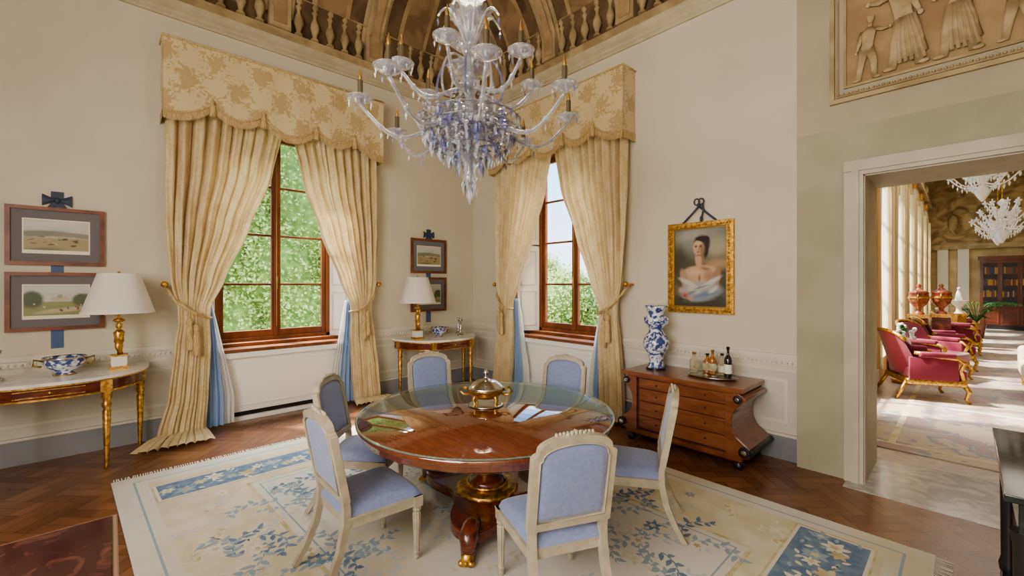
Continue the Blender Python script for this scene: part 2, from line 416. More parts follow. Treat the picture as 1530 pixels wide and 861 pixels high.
for j in range(len(prof)-1):
    for q in range(4): fs.append((j*4+q, j*4+(q+1) % 4, (j+1)*4+(q+1) % 4, (j+1)*4+q))
b.add(vs, fs, M_corn)
b.box(5.18, RX, -.20, -.117, 4.88, 4.99, M_corn)
b.obj('trim_cornice')

# ceiling cove
CR = 1.5; Z0 = 5.0
def cove(side, s, th, off=0):
    i = CR-(CR-off)*math.cos(th); z = Z0+(CR-off)*math.sin(th)
    return (i, s, z) if side == 'L' else (s, -i, z)
b = MB(); vs = []; fs = []; K = 14
for j in range(K+1):
    th = pi/2*j/K; i = CR*(1-math.cos(th)); vs += [(x, y, Z0+CR*math.sin(th)) for x, y in ringrect(i)]
for j in range(K):
    for q in range(4): fs.append((j*4+q, j*4+(q+1) % 4, (j+1)*4+(q+1) % 4, (j+1)*4+q))
b.add(vs, fs, M_fresco); o = K*4
b.add([vs[o+q] for q in range(4)], [(0, 1, 2, 3)], M_frescoL)
b.obj('ceiling')
b = MB()
def archpatch(side, c, w, t0, t1, off, m):
    def fn(u, v):
        x = (u-.5)*2; top = t0+(t1-t0)*(1-.45*(1-math.sqrt(max(0, 1-x*x)))*1.0)
        return cove(side, c+x*w/2, t0+(top-t0)*v, off)
    b.grid(fn, 16, 8, m)
bal = [(.030, 0), (.030, .02), (.015, .04), (.022, .09), (.036, .15), (.030, .21), (.014, .27), (.013, .31), (.026, .34), (.013, .37), (.03, .40), (.03, .43)]
def run(side, ss):
    lo, hi = min(ss), max(ss)
    def bb(s0, s1, i0, i1, z0, z1, m):
        if side == 'L': b.box(i0, i1, s0, s1, z0, z1, m)
        else: b.box(s0, s1, -i1, -i0, z0, z1, m)
    bb(lo, hi, 0.01, .10, 5.01, 5.12, M_frescoL); bb(lo, hi, .03, .15, 5.60, 5.68, M_frescoL)
    bb(lo, hi, .02, .045, 5.12, 5.60, M_frescoD)
    for a, c in zip(ss, ss[1:]):
        bb(a-.13, a+.13, .02, .14, 5.12, 5.60, M_frescoL); bb(a-.08, a+.08, .14, .15, 5.18, 5.54, M_relief)
        n = 5
        for i in range(n):
            s = a+.13+(c-a-.26)*(i+.5)/n
            pr = [(r*1.7, z*1.11) for r, z in bal]
            b.lathe(pr, (.10, s, 5.12) if side == 'L' else (s, -.10, 5.12), M_frescoL, 12)
        mid = (a+c)/2; w = abs(c-a)
        archpatch(side, mid, w*.84, .1, 1.33, .008, M_frescoL)
        archpatch(side, mid, w*.72, .1, 1.25, .014, M_frescoD)
        archpatch(side, mid, w*.40, .42, 1.10, .022, M_relief)
        archpatch(side, mid, w*.30, .42, 1.02, .03, M_fresco)
        b.grid(lambda u, v: cove(side, a+(u-.5)*.26, .05+1.5*v, .05), 3, 10, M_frescoL)
        b.grid(lambda u, v: cove(side, a+(u-.5)*.12, .05+1.5*v, .075), 2, 10, M_relief)
    b.grid(lambda u, v: cove(side, lo+CR+(hi-lo-2*CR)*u, 1.36+.1*v, .06), 20, 3, M_frescoL)
run('L', [-7.2, -5.9, -4.6, -3.3, -2.0, -.75])
run('B', [.75, 2.0, 3.3, 4.6, 5.9, 7.0])
b.obj('trim_ceiling_balustrade')

# ------------------------------------------------------------------ windows
def build_window(idx, W):
    b = MB()
    wb = lambda *a: b.wbox(W, *a)
    f = M_winwood
    for s in (-1, 1):
        wb(s*.634, s*.58, -.40, -.30, .84, 3.33, f)
        wb(s*.58, s*.535, -.38, -.33, .88, 3.28, f)
        wb(s*.006, s*.05, -.38, -.33, .88, 3.28, f)
        wb(s*.05, s*.535, -.38, -.33, .88, .96, f); wb(s*.05, s*.535, -.38, -.33, 3.22, 3.28, f)
        for z in (1.50, 2.085, 2.67): wb(s*.05, s*.535, -.37, -.34, z-.013, z+.013, f)
        b.add([W(s*.05, -.355, .96), W(s*.535, -.355, .96), W(s*.535, -.355, 3.22), W(s*.05, -.355, 3.22)], [(0, 1, 2, 3)], M_glasspane)
    wb(-.02, .02, -.335, -.315, .88, 3.28, f)
    wb(-.634, .634, -.40, -.30, 3.28, 3.33, f); wb(-.634, .634, -.40, -.30, .82, .88, f)
    b.tube([W(.0, -.305, 1.0), W(0, -.305, 3.1)], .008, M_golddk, 6)
    b.tube([W(.0, -.29, 1.45), W(0, -.29, 1.6)], .014, M_golddk, 6)
    b.obj('window_%d' % idx, bevel=.004)
    b = MB(); b.wbox(W, -.79, .79, -.30, .02, .765, .80, M_winwood); b.wbox(W, -.70, .70, -.295, -.18, .80, .84, M_winwood)
    b.obj('trim_%d' % (idx+10), bevel=.005)
    b = MB()
    for s in (-1, 1):
        for z0, z1 in ((.84, 2.05), (2.07, 3.30)):
            def P(t, o, z):
                return W(s*(.785-.145*t-o*.9), -.01-.29*t+o*.3, z)
            def pb(t0, t1, o0, o1, a, c, m):
                v = [P(t, o, z) for t in (t0, t1) for o in (o0, o1) for z in (a, c)]
                b.add(v, [(0, 1, 3, 2), (4, 6, 7, 5), (0, 4, 5, 1), (2, 3, 7, 6), (0, 2, 6, 4), (1, 5, 7, 3)], m)
            pb(0, 1, 0, .02, z0, z1, M_white)
            zz = [z0+.07, (z0+z1)/2-.04, (z0+z1)/2+.04, z1-.07]
            for q in (0, 2):
                pb(.14, .18, .02, .03, zz[q], zz[q+1], M_trim); pb(.82, .86, .02, .03, zz[q], zz[q+1], M_trim)
                pb(.14, .86, .02, .03, zz[q], zz[q]+.015, M_trim); pb(.14, .86, .02, .03, zz[q+1]-.015, zz[q+1], M_trim)
    b.obj('window_shutters' if idx == 1 else 'window_shutters.001')
    b = MB()
    b.wbox(W, -.79, .79, -.29, -.06, .10, .70, M_white); b.wbox(W, -.79, .79, -.29, .01, .70, .76, M_white)
    b.wbox(W, -.79, .79, -.25, -.10, 0.0, .10, M_black); b.wbox(W, -.79, -.60, -.10, -.05, 0, .12, M_white); b.wbox(W, .60, .79, -.10, -.05, 0, .12, M_white)
    b.wbox(W, -.60, .60, -.10, -.055, 0, .045, M_white)
    fn = lambda a, h, z: W(a, -.06+h, z)
    panelframe(b, fn, -.70, .70, .16, .64, .02, .01, M_white)
    b.obj('radiator_cover' if idx == 1 else 'radiator_cover.001', bevel=.004)

def drape(W, side, name, ph, pud=0):
    b = MB()
    keys = [(3.55, 1.07, .03, .05, .115), (3.2, 1.07, .04, .055, .115), (2.7, 1.07, .14, .06, .12), (2.11, 1.065, .36, .06, .125), (1.53, 1.03, .60, .05, .135), (1.27, .975, .72, .03, .14),
            (1.13, .97, .73, .03, .14), (.9, 1.0, .72, .045, .14), (.4, 1.05, .74, .055, .15), (.07, 1.07+.06*pud, .76, .055, .17), (.015, 1.22+.12*pud, .72, .014, .33+.17*pud)]
    zs = [3.55-(3.55-.07)*j/70 for j in range(71)]+[.05, .03, .02, .016, .015]
    nz = len(zs)-1
    def fn(u, v):
        z = zs[round(v*nz)]
        o, i, amp, h = lerpkeys(keys, z)
        wob = .9*math.sin(z*1.3+u*3+ph)+.5*math.sin(u*11+ph*2)
        f = math.sin(2*pi*9*u+wob); f = math.copysign(abs(f)**.75, f)*(.75+.25*math.sin(5*u+ph))+.25*math.sin(2*pi*21*u+ph+.5*z)
        s = o+(i-o)*u+.014*math.sin(2*pi*9*u+wob+1.3)
        hh = h+amp*f
        zz = z
        if z <= .05: zz = max(.006, z+.02+.018*f)
        return W(side*s, hh, zz)
    b.grid(fn, 190, nz, M_damask)
    def layer(so0, so1, si0, si1, h, m):
        def g(u, v):
            z = 1.30-1.27*v; o = so0+(so1-so0)*min(1, v*1.6); i = si0+(si1-si0)*min(1, v*1.3)
            return W(side*(o+(i-o)*u), h+.018*math.sin(2*pi*4*u+2*v+ph), z)
        b.grid(g, 40, 20, m)
    layer(.80, .82, .70, .60, .075, M_bluecl); layer(.76, .66, .69, .50, .04, M_whitecl)
    pts = [W(side*1.085, .05, 1.50), W(side*1.05, .12, 1.44), W(side*1.0, .20, 1.33), W(side*.88, .225, 1.22), W(side*.76, .22, 1.17), W(side*.71, .13, 1.16)]
    b.tube(pts, .014, M_fringe, 8)
    b.tube([W(side*1.085, .05, 1.50), W(side*1.03, .16, 1.38), W(side*.9, .235, 1.25), W(side*.80, .235, 1.19)], .012, M_fringe, 8)
    p = W(side*1.085, 0, 1.50); q = W(side*1.085, .16, 1.50)
    b.tube([p, q], .012, M_gold, 8); b.sph(q, .035, M_gold)
    for ds, dz in ((.90, 0), (.85, -.06)):
        q = W(side*ds, .235, 1.17+dz)
        b.tube([W(side*ds, .235, 1.23), q], .008, M_fringe, 6)
        b.lathe([(.012, 0), (.032, -.03), (.036, -.06), (.022, -.08), (.034, -.11), (.042, -.34), (.040, -.36)][::-1], q, M_fringe, 16, flute=.15)
    b.obj(name)

def valance(W, name):
    b = MB(); H = .245; top = 3.845; X = 1.105
    cusps = [-1.36, -.72, -.27, .27, .72, 1.36]; dep = [.17, .12, .17, .12, .17]
    def bot(s):
        for k in range(5):
            if s <= cusps[k+1] or k == 4:
                t = (s-cusps[k])/(cusps[k+1]-cusps[k]); return 3.30-dep[k]*math.sin(pi*min(1, max(0, t)))**.7
    n = 110
    def front(u, v):
        s = -X+2*X*u; zb = bot(s); return W(s, H+.006*math.sin(s*18), top+(zb-top)*v)
    b.grid(front, n, 6, M_val)
    b.grid(lambda u, v: W(-X+2*X*u, H-.02, top+(bot(-X+2*X*u)-top)*v), n, 2, M_val)
    for sd in (-1, 1):
        b.grid(lambda u, v: W(sd*X, H*u, top+(bot(sd*X)-top)*v), 2, 2, M_val)
        b.grid(lambda u, v: W(sd*(X+.004), H*u, bot(sd*X)+.02-.09*v), 20, 1, M_fringe)
    b.grid(lambda u, v: W(-X+2*X*u, H*v, top), 2, 1, M_val)
    b.tube([W(-X, H+.005, top), W(X, H+.005, top)], .014, M_fringe, 6); b.tube([W(X, 0, top), W(X, H, top)], .014, M_fringe, 6); b.tube([W(-X, 0, top), W(-X, H, top)], .014, M_fringe, 6)
    pts = [W(-X+2*X*i/n, H+.014, bot(-X+2*X*i/n)+.01) for i in range(n+1)]
    b.tube(pts, .012, M_fringe, 6)
    m = 420; vs = []; fs = []
    for i in range(m):
        s = -X+2*X*(i+.5)/m; w = X/m*.9; z = bot(s); k = len(vs)
        vs += [W(s-w, H+.010, z), W(s+w, H+.010, z), W(s+w*.8, H+.014, z-.065-.006*(i % 3)), W(s-w*.8, H+.014, z-.065-.006*(i % 3))]; fs.append((k, k+1, k+2, k+3))
    b.add(vs, fs, M_fringe)
    for c in cusps[1:-1]:
        b.lathe([(.034, -.17), (.034, -.05), (.015, -.03), (.025, 0), (.008, .03)], W(c, H+.02, 3.31), M_fringe, 10)
    b.obj(name)
build_window(1, W1); build_window(2, W2)
drape(W1, -1, 'curtain', 0, 1); drape(W1, 1, 'curtain.001', 1.1); drape(W2, -1, 'curtain.002', 2.0); drape(W2, 1, 'curtain.003', .6)
valance(W1, 'curtain_valance'); valance(W2, 'curtain_valance.001')

# ------------------------------------------------------------------ consoles
b = MB()
def dshape(a, d, n=28, e=2.4):
    pts = []
    for i in range(n+1):
        t = -pi/2+pi*i/n; c, s_ = math.cos(t), math.sin(t)
        pts.append((d*abs(c)**(2/e), a*(1 if s_ > 0 else -1)*abs(s_)**(2/e)))
    return pts
ZI = lambda x, y, z: (x, y, z)
b.prism(dshape(.70, .78), .862, .89, ZI, M_marble); b.prism(dshape(.685, .765), .845, .862, ZI, M_gold)
b.prism(dshape(.655, .735), .745, .845, ZI, M_mahog); b.prism(dshape(.665, .745), .733, .747, ZI, M_gold)
leg = [(.012, 0), (.016, .02), (.022, .04), (.014, .06), (.018, .09), (.032, .55), (.022, .57), (.036, .60), (.036, .62), (.024, .64), (.038, .68), (.04, .735)]
for (x, y) in ((.66, .36), (.66, -.36), (.12, .62), (.12, -.62)):
    b.lathe(leg, (x, y, 0), M_gold, 16, flute=.12); b.box(x-.042, x+.042, y-.042, y+.042, .735, .85, M_gold)
b.sph((.74, 0, .795), .016, M_gold)
b.box(.728, .738, -.22, .22, .765, .772, M_gold); b.box(.728, .738, -.22, .22, .822, .829, M_gold)
me = b.mesh('console_table'); inst(me, 'console_table', (.05, -5.31, 0)); inst(me, 'console_table', (.05, -.97, 0))
b = MB()
b.box(-.075, .075, -.075, .075, 0, .03, M_gold); b.box(-.06, .06, -.06, .06, .03, .13, M_marble); b.box(-.068, .068, -.068, .068, .13, .145, M_gold)
g = M_gold
b.tube([(-.02, 0, .145), (-.03, .01, .22), (-.02, 0, .29)], [.016, .024, .032], g, 10)
b.tube([(.03, .02, .145), (.035, -.01, .22), (.015, 0, .29)], [.016, .024, .032], g, 10)
b.tube([(0, 0, .27), (0, 0, .32), (.005, 0, .37), (0, 0, .40)], [.042, .036, .046, .018], g, 12)
b.sph((0, 0, .435), (.027, .027, .034), g)
b.tube([(.04, 0, .385), (.075, 0, .42), (.055, 0, .475), (.02, 0, .50)], [.014, .013, .011, .01], g, 8)
b.tube([(-.04, 0, .385), (-.075, .01, .34), (-.05, .03, .29)], [.014, .012, .01], g, 8)
b.lathe([(.03, .475), (.05, .49), (.045, .50), (.012, .52), (.01, .60)], (0, 0, 0), g, 16)
b.lathe([(.285, .575), (.165, .965)], (0, 0, 0), M_shade, 110, flute=.035, cap=False)
b.lathe([(.288, .568), (.288, .585)], (0, 0, 0), M_shade, 48, cap=False); b.lathe([(.167, .955), (.167, .97)], (0, 0, 0), M_shade, 48, cap=False)
b.tube([(0, 0, .6), (0, 0, .97)], .005, g, 6); b.tube([(-.16, 0, .95), (.16, 0, .95)], .003, g, 4); b.sph((0, 0, .98), .014, g)
me = b.mesh('table_lamp'); inst(me, 'table_lamp', (.36, -4.86, .89)); inst(me, 'table_lamp', (.36, -1.39, .89))
b = MB()
b.lathe([(.07, 0), (.075, .015), (.05, .03), (.11, .07), (.145, .12), (.135, .15), (.15, .165), (.14, .17), (.12, .13), (.001, .06)], (0, 0, 0), M_porc, 32)
b.lathe([(.08, 0), (.08, .012)], (0, 0, 0), M_golddk, 24); b.lathe([(.148, .158), (.158, .166), (.148, .174)], (0, 0, 0), M_silver, 32, cap=False)
for s in (-1, 1): b.tube([(0, s*.14, .14), (0, s*.20, .16), (0, s*.205, .11), (0, s*.15, .09)], .009, M_golddk, 8)
me = b.mesh('porcelain_bowl'); inst(me, 'porcelain_bowl', (.42, -5.24, .89)); inst(me, 'porcelain_bowl', (.34, -.98, .89), 0, .9)
b = MB(); b.lathe([(.055, 0), (.05, .02), (.02, .04), (.015, .08), (.03, .11), (.012, .14), (.012, .22), (.03, .25), (.035, .27), (.02, .28)], (0, 0, 0), M_silver, 20)
me = b.mesh('silver_candlestick')
for p in ((.42, -5.66, .89), (.25, -.52, .89), (.45, -.62, .89)): inst(me, 'silver_candlestick', p)
rr = random.Random(5)
itA = [(0, .13, .3, .03, .1, (.56, .56, .50), .8), (-.1, .02, .22, .04, .05, (.20, .22, .15), .4), (.14, .015, .16, .03, -.05, (.24, .23, .16), .4), (0, -.13, .6, .125, 0, (.36, .28, .15), .12),
       (.0, -.01, .16, .014, 0, (.44, .35, .24), .5), (-.1, -.16, .16, .05, .1, (.15, .15, .07), .6)]
for i in range(18): itA.append((rr.uniform(-.21, .21), rr.uniform(-.1, .0), rr.uniform(.008, .03), rr.uniform(.005, .012), rr.uniform(-.3, .3), rr.choice(((.10, .07, .04), (.48, .40, .27), (.26, .11, .06), (.14, .16, .08))), .5))
itB = [(0, .12, .3, .04, .05, (.54, .56, .52), .8), (0, -.13, .6, .13, 0, (.25, .27, .11), .1), (-.17, .02, .08, .09, 0, (.08, .11, .05), .3), (.18, .01, .08, .07, 0, (.10, .12, .05), .3),
       (.02, .025, .07, .022, 0, (.50, .41, .30), .2), (.02, .05, .02, .02, 0, (.40, .30, .2), .2), (.05, -.09, .22, .025, .12, (.47, .39, .25), .4)]
for i in range(12): itB.append((rr.uniform(-.2, .2), rr.uniform(-.1, -.01), rr.uniform(.005, .012), rr.uniform(.008, .016), 0, rr.choice(((.10, .07, .04), (.5, .4, .28), (.26, .11, .06))), .5))
PR = [paintmat('print_town_view', (.42, .46, .45), (.54, .52, .44), itA, 1, 5, .012, 60), paintmat('print_park_view', (.44, .49, .48), (.54, .54, .48), itB, 1, 5, .012, 60)]
mes = []
for PM in PR:
    b = MB(); hw, hz = .345, .29
    for (a0, a1, z0, z1) in ((-hw, hw, -hz, -hz+.035), (-hw, hw, hz-.035, hz), (-hw, -hw+.035, -hz+.035, hz-.035), (hw-.035, hw, -hz+.035, hz-.035)): b.box(.0, .03, a0, a1, z0, z1, M_frame)
    b.box(.002, .014, -hw+.03, hw-.03, -hz+.03, hz-.03, M_mount)
    b.box(.014, .0155, -.235, .235, -.175, .17, M_label); b.box(.0155, .0165, -.225, .225, -.14, .16, PM)
    mes.append(b.mesh('framed_print'))
for c in (-5.315, -.968):
    inst(mes[0], 'framed_print', (.007, c, 2.23)); inst(mes[1], 'framed_print', (.007, c, 1.58))
    b = MB()
    b.box(.001, .005, -.045, .045, -1.48, .02, M_ribbonL)
    for s in (-1, 1):
        b.grid(lambda u, v: (.012+.012*math.sin(pi*v), s*(.01+.095*u), .01+(v-.5)*(.02+.10*u)), 8, 6, M_ribbon)
        b.grid(lambda u, v: (.014+.006*u, s*(.01+.06*u+.05*(v-.5)*1.0), -.01-.09*u), 6, 3, M_ribbon)
    b.sph((.02, 0, .01), (.02, .025, .03), M_ribbon, 8)
    b.grid(lambda u, v: (.01, (u-.5)*.09, .02+.08*v), 2, 2, M_ribbon)
    b.obj('ribbon_bow' if c < -2 else 'ribbon_bow.001', (.0, c, 2.585))

# ------------------------------------------------------------------ portrait
hair = (.022, .013, .009); skin = (.52, .33, .21); shd = (.26, .14, .08); wh = (.52, .50, .46)
bgit = [(0, .34, .36, .20, 0, (.24, .24, .20), .6), (.2, .22, .14, .12, .3, (.36, .31, .22), .8), (-.1, .38, .16, .07, .2, (.32, .32, .27), .8), (.20, .02, .16, .08, 0, (.38, .26, .13), .7), (-.25, .06, .12, .2, 0, (.07, .06, .035), .6),
      (.26, -.14, .12, .14, 0, (.07, .06, .035), .6), (0, -.42, .40, .18, 0, (.05, .045, .03), .6)]
head = [(.022, .245, .078, .084, .1, hair, .25), (.060, .285, .035, .035, 0, hair, .3), (.058, .16, .026, .07, -.25, hair, .5),
      (.008, .085, .044, .09, .1, shd, .35), (-.010, .085, .032, .09, .1, skin, .4)]
body = [(0, -.035, .185, .068, .06, skin, .25), (0, -.11, .155, .10, 0, skin, .25),
      (-.165, -.13, .042, .13, .25, (.42, .26, .17), .35), (.17, -.13, .042, .13, -.25, (.34, .20, .12), .35), (.06, -.01, .05, .02, -.2, shd, .9), (0, -.12, .012, .05, 0, shd, .9), (-.05, -.05, .07, .035, 0, (.60, .41, .28), .9), (.10, -.10, .05, .08, 0, (.36, .21, .13), .9),
      (0, -.26, .23, .11, .08, (.36, .35, .34), .3), (.11, -.17, .13, .030, .55, wh, .5), (-.12, -.17, .12, .028, -.45, wh, .5), (.07, -.30, .17, .04, .25, (.17, .22, .30), .7), (-.06, -.25, .07, .04, -.3, wh, .8), (.14, -.25, .06, .025, .6, wh, .7), (-.10, -.29, .08, .02, .4, (.2, .22, .26), .8), (.02, -.22, .10, .012, .3, (.22, .24, .28), .8), (.0, -.36, .14, .03, .1, (.24, .27, .32), .8)]
face = [(-.010, .205, .054, .078, .06, skin, .18), (.026, .19, .026, .066, 0, shd, .95), (-.026, .188, .018, .016, 0, (.60, .30, .21), .9), (-.014, .245, .030, .02, 0, (.60, .43, .31), .9),
      (.018, .286, .060, .022, -.25, hair, .4), (-.033, .220, .014, .010, 0, shd, .9), (.010, .220, .014, .010, 0, shd, .9), (-.033, .217, .010, .0048, 0, (.03, .02, .015), .6), (.010, .217, .010, .0048, 0, (.03, .02, .015), .6), (-.034, .231, .015, .0032, .1, (.06, .035, .02), .8), (.011, .231, .015, .0032, -.1, (.06, .035, .02), .8),
      (-.006, .200, .005, .020, 0, shd, .9), (-.016, .202, .004, .016, 0, (.62, .44, .32), .9), (-.012, .180, .010, .0035, 0, shd, .9), (-.013, .165, .014, .005, 0, (.36, .08, .06), .6), (-.013, .155, .010, .003, 0, shd, .9), (-.010, .130, .028, .009, 0, shd, .9)]
roses = [(-.17, -.32, .045, .036, 0, (.42, .16, .13), .6), (-.10, -.36, .04, .03, 0, (.48, .28, .22), .6), (-.21, -.26, .035, .03, 0, (.44, .32, .25), .6), (-.17, -.325, .02, .016, 0, (.28, .08, .07), .6), (-.15, -.39, .06, .02, 0, (.07, .10, .04), .6)]
sc_h = lambda L_: [(a*1.22, .075+(z-.075)*1.16, rx*1.22, rz*1.16, r_, c_, s_) for a, z, rx, rz, r_, c_, s_ in L_]
it = bgit+sc_h(head)+[(a*1.08, z-.005, rx*1.08, rz, r_, c_, s_) for a, z, rx, rz, r_, c_, s_ in body]+sc_h(face)+roses
M_port = paintmat('portrait_canvas', (.08, .07, .04), (.16, .14, .09), it, 0, 6, .006, 34)
b = MB(); hw, hz = .372, .522
for k, (w, d, m) in enumerate(((.02, .035, M_gold), (.045, .055, M_gold), (.02, .03, M_golddk))):
    o = [0, .018, .060][k]
    a, c = hw-o, hz-o
    for (x0, x1, z0, z1) in ((-a, a, -c, -c+w), (-a, a, c-w, c), (-a, -a+w, -c+w, c-w), (a-w, a, -c+w, c-w)): b.box(x0, x1, -d, -.004, z0, z1, m)
for i in range(30):
    z = -hz+.03+(2*hz-.06)*i/29
    for s in (-1, 1): b.sph((s*(hw-.042), -.056, z), .013, M_gold, 6)
for i in range(22):
    x = -hw+.03+(2*hw-.06)*i/21
    for s in (-1, 1): b.sph((x, -.056, s*(hz-.042)), .013, M_gold, 6)
b.box(-.30, .30, -.018, -.006, -.45, .45, M_port)
rope = M_ribbon
b.tube([(-.20, -.02, .51), (-.10, -.03, .60), (0, -.03, .70), (.0, -.03, .73)], .012, rope, 8)
b.tube([(.20, -.02, .51), (.10, -.03, .60), (0, -.03, .70)], .012, rope, 8)
for s in (-1, 1): b.tube([(s*.025+.03*math.sin(t), -.035, .75+.035*math.cos(t)) for t in [2*pi*i/16 for i in range(16)]], .008, rope, 6, closed=True)
b.tube([(.04, -.035, .73), (.05, -.035, .65), (.03, -.035, .56)], .010, rope, 6); b.sph((.03, -.04, .55), (.02, .02, .035), rope, 8)
b.sph((0, -.035, .71), .025, rope, 8)
b.obj('portrait_painting', (4.207, -.002, 1.942))

# ------------------------------------------------------------------ commode
b = MB(); w = M_wood
b.box(-.50, .50, -.56, -.02, .13, .72, w)
b.box(-.66, .62, -.62, -.01, .735, .775, w); b.box(-.60, .58, -.60, -.01, .715, .737, w)
prof = [(.48, .72), (.60, .72), (.635, .70), (.64, .66), (.615, .62), (.57, .58), (.54, .52), (.53, .45), (.54, .38), (.58, .31), (.66, .255), (.70, .22), (.71, .18), (.69, .14), (.66, .13), (.48, .13)]
for s in (-1, 1):
    pr = [(s*a*(.97 if s > 0 else 1.0), c) for a, c in prof]
    b.prism(pr, -.60, -.02, lambda a, c, d: (a, d, c), w, False)
    b.prism([(a*1.0, c) for a, c in pr], -.612, -.60, lambda a, c, d: (a*.995, d, c), w)
    for (x, z, r) in ((.595, .675, .038), (.655, .195, .05)):
        cx = s*x*(.97 if s > 0 else 1)
        b.tube([(cx, -.612, z), (cx, -.638, z)], r, M_black, 20); b.tube([(cx, -.638, z), (cx, -.648, z)], r*.5, M_silver, 16)
        if s > 0:
            b.tube([(cx+.045, -.612, z), (cx+.045, -.02, z)], r*.62, M_black if z < .4 else w, 16)
b.box(-.62, .60, -.60, -.02, .09, .135, w); b.box(-.60, .58, -.585, -.03, .075, .092, M_mahog)
b.box(-.475, .475, -.566, -.56, .14, .715, M_black)
for z0, z1 in ((.60, .705), (.46, .592), (.30, .452), (.155, .292)):
    b.box(-.47, .47, -.58, -.56, z0, z1, w)
    for s in (-1, 1):
        b.tube([(s*.26, -.58, (z0+z1)/2), (s*.26, -.588, (z0+z1)/2)], .010, M_black, 12)
for x in (-.58, .56):
    for y in (-.54, -.08): b.lathe([(.035, 0), (.05, .02), (.05, .05), (.03, .078)], (x, y, 0), M_black, 16)
b.obj('commode', (4.26, -.045, 0), bevel=.005)
b = MB()
b.lathe([(.085, 0), (.10, .02), (.085, .05), (.075, .09), (.085, .16), (.135, .24), (.145, .31), (.12, .38), (.085, .42), (.075, .46), (.10, .50), (.125, .54), (.10, .60), (.085, .64), (.11, .69), (.135, .725), (.12, .73), (.08, .70)], (0, 0, 0), M_porc, 32)
for s in (-1, 1): b.tube([(s*.09, 0, .60), (s*.14, 0, .58), (s*.13, 0, .52)], .014, M_porc, 8); b.sph((s*.13, 0, .33), .025, M_porc, 8)
b.lathe([(.11, 0), (.11, .018)], (0, 0, 0), M_black, 24)
b.obj('porcelain_vase', (3.84, -.33, .776))
b = MB()
b.lathe([(.2, 0), (.23, .012), (.235, .02), (.22, .014), (.001, .01)], (0, 0, 0), M_silver, 32)
o = b.obj('serving_tray', (4.46, -.31, .777)); o.scale = (1.1, .75, 1)
def bottle(name, loc, h, r, m, lab=True, cap=M_black):
    b = MB()
    b.lathe([(r*.9, 0), (r, .01), (r, h*.58), (r*.85, h*.66), (r*.34, h*.76), (r*.32, h*.93), (r*.4, h*.94), (r*.4, h)], (0, 0, 0), m, 20)
    b.lathe([(r*.36, h*.93), (r*.42, h*.93), (r*.42, h*1.03)], (0, 0, 0), cap, 12)
    if lab: b.lathe([(r*1.02, h*.15), (r*1.02, h*.45)], (0, 0, 0), M_label, 20, cap=False)
    b.obj(name, loc)
zt = .795
bottle('liquor_bottle', (4.26, -.28, zt), .21, .045, M_clear, False, M_golddk); bottle('liquor_bottle', (4.37, -.20, zt), .20, .045, M_amber, True)
bottle('liquor_bottle', (4.44, -.24, zt), .25, .038, M_amber, True, M_golddk); bottle('liquor_bottle', (4.53, -.22, zt), .22, .04, M_clear, True)
bottle('wine_bottle', (4.63, -.33, zt), .31, .038, M_wine, True)
b = MB(); b.lathe([(.028, 0), (.003, .006), (.003, .05), (.03, .07), (.034, .11), (.028, .13)], (0, 0, 0), M_clear, 16, cap=False); me = b.mesh('drinking_glass')
for p in ((4.33, -.38, zt), (4.42, -.36, zt), (4.51, -.38, zt)): inst(me, 'drinking_glass', p)

# ------------------------------------------------------------------ dining table
TC = (3.721, -2.768)
b = MB()
b.lathe([(.90, .665), (.93, .665), (.945, .68), (.94, .70), (.965, .715), (.972, .735), (.965, .752), (.001, .752)], (0, 0, 0), M_mahogT, 96)
b.lathe([(.86, .63), (.86, .67)], (0, 0, 0), M_mahog, 96)
b.lathe([(.963, .7525), (.975, .754), (.975, .759), (.963, .760)], (0, 0, 0), M_tglass, 96, cap=False)
b.lathe([(.20, .63), (.20, .60), (.12, .56), (.10, .52), (.095, .48)], (0, 0, 0), M_mahog, 32)
b.lathe([(.10, .50), (.115, .48), (.11, .46), (.10, .455)], (0, 0, 0), M_gold, 32)
b.lathe([(.10, .46), (.125, .42), (.15, .36), (.15, .32), (.11, .28), (.08, .26)], (0, 0, 0), M_gold, 32, flute=.10)
b.lathe([(.08, .27), (.095, .25), (.13, .235), (.15, .21), (.14, .19), (.19, .17)], (0, 0, 0), M_mahog, 32)
b.lathe([(.15, .205), (.165, .195), (.15, .185)], (0, 0, 0), M_gold, 32)
b.lathe([(.20, .185), (.235, .17), (.25, .15), (.24, .14)], (0, 0, 0), M_gold, 40, flute=.05)
th0 = math.radians(-50)
poly = []
for i in range(120):
    t = 2*pi*i/120; c = abs(math.cos(1.5*(t-th0))); r = .27+.36*c**3.2; poly.append((r*math.cos(t), r*math.sin(t)))
b.prism(poly, .085, .145, ZI, M_mahog); b.prism([(x*.985, y*.985) for x, y in poly], .145, .152, ZI, M_mahog)
for k in range(3):
    t = th0+k*2*pi/3; c, s_ = math.cos(t), math.sin(t)
    P = lambda r, z: (r*c, r*s_, z)
    b.tube([P(.50, .14), P(.60, .165), P(.675, .14), P(.69, .09), P(.67, .05)], [.05, .06, .06, .045, .05], M_mahog, 12, up=(0, 0, 1))
    b.tube([P(.64, .045), P(.70, .045), P(.74, .03)], [.045, .042, .028], M_gold, 10)
    for q in (-1, 0, 1): b.sph((.735*c-q*.03*s_, .735*s_+q*.03*c, .022), (.022, .022, .02), M_gold, 8)
    b.sph(P(.60, .17), (.05, .05, .03), M_gold, 10); b.tube([P(.55, .03), P(.60, .07)], .05, M_mahog, 10)
b.obj('dining_table', (TC[0], TC[1], .013))
b = MB()
for k in range(4):
    t = pi/4+k*pi/2; c, s_ = math.cos(t), math.sin(t)
    b.tube([(.10*c, .10*s_, .10), (.13*c, .13*s_, .06), (.11*c, .11*s_, .02), (.135*c, .135*s_, .008)], [.016, .014, .01, .008], M_gold, 8)
